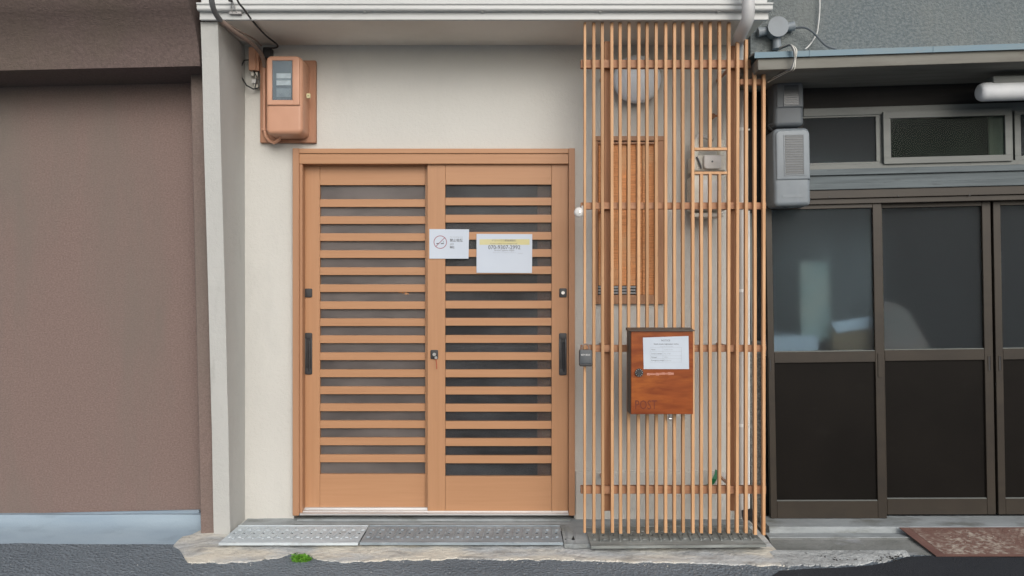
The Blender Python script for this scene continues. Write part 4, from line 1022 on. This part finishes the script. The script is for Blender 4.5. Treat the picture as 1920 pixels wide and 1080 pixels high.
b = MB(); q = p + Vector((.002, -.06, .05)); b.tube([q + Vector((0, 0, -.014)), q, q + Vector((0, 0, .014))], [.012, .009, .012], 10); b.obj('knob', M['cabled'], ins, smooth=True)

# ================================================================== THINGS ON THE RIGHT HOUSE
def rmeter(name, label, px0, py0, px1, py1, off, wpx, lower, mbody, mstrip, nstr, dark_top=False):
    x0, z1 = uz(px0, py0, off, FR); x1, z0 = uz(px1, py1, off, FR)
    t = thing(name, label, 'meter', FR, ((x0 + x1) / 2, 0, z0), 'grey electricity meters on the old house')
    k = 1.0
    b = MB(); b.rbox(x0, x1, z0, z1, -.0005, -off + .006, .030, .022, .022, 7, 5); b.obj('meter_box', mbody, t, smooth=True)
    # front cover plate above, slightly proud
    zc = uz(px0, lower, off, FR)[1]
    b = MB(); b.rbox(x0 + .012, x1 - .004, zc, z1 - .012, -off + .012, -off, .026, .003, .008, 6, 3); cv = b.obj('cover', mbody, t, smooth=True)
    a0, c1 = uz(wpx[0], wpx[1], off, FR); a1, c0 = uz(wpx[2], wpx[3], off, FR)
    b = MB(); e = .0045
    b.box(a0 - e, a1 + e, -off - .003, -off + .002, c1, c1 + e); b.box(a0 - e, a1 + e, -off - .003, -off + .002, c0 - e, c0)
    b.box(a0 - e, a0, -off - .003, -off + .002, c0, c1); b.box(a1, a1 + e, -off - .003, -off + .002, c0, c1); b.obj('window_frame', mbody, t)
    bx('window_glass', a0, a1, c0, c1, off + .001, .003, M['meterw'], t)
    for i in range(nstr):
        zz = c0 + (c1 - c0) * (i + .5) / nstr
        if dark_top and i > nstr * .55: break
        bx('strip', a0 + .004, a1 - .004, zz - .0022, zz + .0022, off + .0035, .0028, mstrip, t)
    return t, x0, x1, z0, z1
rmeter('electric_meter', 'small dark grey meter box tucked under the blue-edged canopy', 1451, 150, 1509, 235, .13, (1470, 160, 1498, 197), 203, M['meterd'], M['strip'], 9, True)
t_, x0, x1, z0, z1 = rmeter('electric_meter', 'large pale grey meter box below the small one, beside the lattice', 1450, 240, 1522, 385, .155, (1471, 254, 1507, 327), 338, M['meterg'], M['strip'], 16)
bx('nameplate', x0 + .045, x1 - .045, z0 + .045, z0 + .062, .1505, .003, M['meterg'], t_)
cable('meter_wire', [(1448, 232, 4.02), (1440, 236, 4.0), (1452, 248, 4.02)], .004, M['cabled'], 'short black wire linking the two grey meter boxes')
cable('meter_wire', [(1448, 380, 4.05), (1470, 388, 4.03), (1492, 384, 4.04)], .004, M['cabled'], 'black wire sagging under the large grey meter box')

jb = thing('junction_box', 'round grey junction box with three spouts on the grey stucco', 'junction box', FR, wp(1458, 90, 4.05, FR))
c = uz(1459, 50, .07, FR); 
b = MB(); b.disc(c, .050, -.0005, -.06, 28); b.disc(c, .056, -.0605, -.075, 28); b.obj('box', M['meterg'], jb, smooth=True)
for ang, L in ((180, .10), (0, .10), (270, .11)):
    a = R(ang + (8 if ang != 270 else 2)); e = (c[0] + math.cos(a) * L, c[1] + math.sin(a) * L); s_ = (c[0] + math.cos(a) * .045, c[1] + math.sin(a) * .045)
    b = MB(); b.tube([(s_[0], -.03, s_[1]), (e[0], -.03, e[1])], [.021, .026], 14); b.obj('spout', M['meterg'], jb, smooth=True)
cable('wall_cable', [(1492, 52, 4.08), (1510, 52, 4.06), (1524, 60, 4.05), (1536, 73, 4.06), (1550, 86, 4.06), (1568, 92, 4.07)], .006, M['meterd'], 'dark cable arching from the junction box down to the canopy')
cable('wall_cable', [(1537, -20, 4.09), (1537, 20, 4.09), (1534, 50, 4.09), (1531, 64, 4.09), (1520, 82, 4.09), (1510, 92, 4.08)], .0035, M['white'], 'thin white cable dropping down the grey stucco')
dc = thing('draped_cables', 'bundle of pale wires draped over the blue canopy edge', 'cable', FR, wp(1484, 100, 3.68, FR))
for k in range(4):
    o_ = k * 2.2
    b = MB(); b.tube(spline([wp(1462, 92 - k, 3.98, FR), wp(1472 + o_, 88 - k, 3.80, FR), wp(1481 + o_, 84 + k, 3.70, FR), wp(1488 + o_ * .8, 95, 3.68, FR), wp(1489 + o_ * .3, 112, 3.69, FR), wp(1482 + o_, 130, 3.70, FR), wp(1470 + o_, 134, 3.76, FR), wp(1440, 148 + k * 2, 3.95, FR)]), .0042, 7)
    b.obj('wire', M['gas'] if k % 2 else M['cableg'], dc, smooth=True)
# fluorescent lamp under the canopy
fl = thing('tube_lamp', 'long white tube lamp under the canopy at the right edge', 'lamp', FR, wp(1950, 172, 3.92, FR))
a0 = uz(1834, 173, .22, FR)
b = MB(); rr = .048; L = .75; pts = []; rad_ = []
for k in range(6): q = PI / 2 * k / 5; pts.append((a0[0] + .03 * (1 - math.cos(q)), -.22, a0[1])); rad_.append(max(.008, rr * (.62 + .38 * math.sin(q))))
pts.append((a0[0] + L, -.22, a0[1])); rad_.append(rr)
b.tube(pts, rad_, 20); b.obj('lamp_shade', M['whitebox'], fl, smooth=True)
bx('lamp_housing', a0[0] + .06, a0[0] + L - .06, a0[1] + .03, a0[1] + .075, .25, .06, M['transom'], fl, .004)

# ================================================================== PAPER NOTICES ON THE DOOR
ns = thing('no_smoking_notice', 'white notice with a red no-smoking circle on the door stile', 'notice', F0, (uz(842, 485, .02)[0], -.02, uz(842, 485, .02)[1]))
NO = .0185
sheet(ns, ((805, 429.5), (879.5, 430), (878.5, 485), (805, 485)), NO, M['paper'], .0012)
NO2 = NO + .0004
c = uz(825.5, 454, NO2)
b = MB(); R1, R2 = .0375, .0335; segs = 36
vv = [[b.bm.verts.new((c[0] + r * math.cos(2 * PI * k / segs), -NO2, c[1] + r * math.sin(2 * PI * k / segs))) for k in range(segs)] for r in (R1, R2)]
for k in range(segs): b.bm.faces.new((vv[0][k], vv[0][(k + 1) % segs], vv[1][(k + 1) % segs], vv[1][k]))
b.tube([(c[0] - .0245, -NO2, c[1] - .0245), (c[0] + .0245, -NO2, c[1] + .0245)], .0018, 4)
b.obj('ban_circle', M['inkr'], ns)
b = MB(); b.box(c[0] - .022, c[0] - .008, -NO2 - .0002, -NO2 + .0004, c[1] - .011, c[1] - .0055); b.box(c[0] + .003, c[0] + .020, -NO2 - .0002, -NO2 + .0004, c[1] - .011, c[1] - .0055)
b.box(c[0] + .017, c[0] + .019, -NO2 - .0002, -NO2 + .0004, c[1] - .003, c[1] + .007); b.obj('cigarette_icon', M['ink'], ns)
text('No smoking area', .0105, M['inkl'], ns, 843.5, 444.3, NO2, 'LEFT', offset=.0001)
text('禁止吸煙', .0185, M['ink'], ns, 843.3, 451, NO2, 'LEFT', offset=.0003)
text('금연', .0125, M['ink'], ns, 843.3, 458.3, NO2, 'LEFT')
text('禁煙', .0135, M['ink'], ns, 843.3, 464, NO2, 'LEFT', offset=.0003)
cs = thing('contact_notice', 'white contact notice with a yellow heading band and phone number on the right leaf', 'notice', F0, (uz(945, 512, .02)[0], -.02, uz(945, 512, .02)[1]))
sheet(cs, ((893.5, 438.5), (998, 439), (997.5, 512), (893.5, 511.5)), NO, M['paper'], .0012)
pb('heading_band', 899, 448.5, 993, 459, NO + .0003, .0005, M['yellow'], cs)
NO3 = NO + .0006
text('ゲストハウス緊急連絡先', .0125, M['ink'], cs, 944.5, 451.2, NO3, offset=.0001)
text('Contact number in an emergency call', .0100, M['ink'], cs, 944.5, 456.8, NO3)
text('070-9307-2992', .0320, M['ink'], cs, 945.5, 464, NO3, sx=.93, offset=.0003)
text('24 hours  Japanese  English', .0105, M['ink'], cs, 945.5, 469.6, NO3)
text('Please scan a code below to contact us', .0080, M['inkl'], cs, 945.5, 473.5, NO3)
text('Messenger', .0075, M['inkl'], cs, 976, 475.2, NO3)

# ================================================================== SMALL THINGS ON THE GROUND
def tuft(px, py, n, r, h, name, label):
    x, d = gx(px, py, ROAD); b = MB()
    for _ in range(n):
        a = random.uniform(0, 2 * PI); q = r * random.random() ** .6; p = Vector((x + q * 1.6 * math.cos(a), d + q * .7 * math.sin(a), ROAD))
        l = Vector((random.uniform(-.6, .6), random.uniform(-.5, .3), 1)).normalized() * h * random.uniform(.4, 1.1)
        for s_ in range(2):
            tip = p + l * (.5 + .5 * s_); wv = Vector((random.uniform(-1, 1), random.uniform(-1, 1), random.uniform(-.3, .5))).normalized() * .006
            dr = Vector((random.uniform(-1, 1), random.uniform(-1, .4), .3)).normalized() * .008
            v = [b.bm.verts.new(t) for t in (tip - dr, tip + wv, tip + dr, tip - wv)]; b.bm.faces.new(v)
        v = [b.bm.verts.new(t) for t in (p + Vector((.001, 0, 0)), p + l, p - Vector((.001, 0, 0)))]; b.bm.faces.new(v)
    return b.obj(name, M['weed'], None, W0, kind='stuff', label=label, cat='weed')
tuft(565, 1052, 240, .030, .032, 'weed', 'bright green weed tuft growing at the edge of the road')
b = MB()
for _ in range(150):
    px = random.gauss(1260, 120) if random.random() < .6 else random.uniform(20, 1900); py = 1058 + abs(random.gauss(0, 12)) if random.random() < .7 else random.uniform(1030, 1085)
    if px < 340 and py < 1032: continue
    if px > 1440 and py < 1060: continue
    z = ROAD + .001
    x, d = gx(px, py, z)
    s_ = random.uniform(.0008, .0030); rings = []
    for hh_, q in ((0, 1), (.5, .9), (.9, .3)):
        rings.append([Vector((x + s_ * q * math.cos(a) * random.uniform(.8, 1.3), d + s_ * q * math.sin(a), z + s_ * hh_)) for a in [2 * PI * i / 5 for i in range(5)]])
    b.loops(rings)
b.obj('gravel', M['stone'], None, W0, kind='stuff')
b = MB()
for _ in range(160):
    px = random.uniform(350, 1480); py = interp(apf, px) + random.gauss(2, 3.5); z = ROAD + .001; x, d = gx(px, py, z); s_ = random.uniform(.001, .0038)
    b.loops([[Vector((x + s_ * q * math.cos(a) * random.uniform(.7, 1.5), d + s_ * q * math.sin(a), z + s_ * hh_)) for a in [2 * PI * i / 5 for i in range(5)]] for hh_, q in ((0, 1), (.5, .8), (.8, .3))])
b.obj('mortar_crumbs', M['apron'], None, W0, kind='stuff')
b = MB()
for _ in range(160):
    px = random.uniform(1470, 1690); py = random.uniform(1034, 1052); z = ROAD + .008; x, d = gx(px, py, z); s_ = random.uniform(.002, .006)
    b.loops([[Vector((x + s_ * q * math.cos(a) * random.uniform(.8, 1.4), d + s_ * q * math.sin(a), z + s_ * hh_)) for a in [2 * PI * i / 5 for i in range(5)]] for hh_, q in ((0, 1), (.5, .8), (.8, .3))])
b.obj('leaf_litter', M['darkwood'], None, W0, kind='stuff')
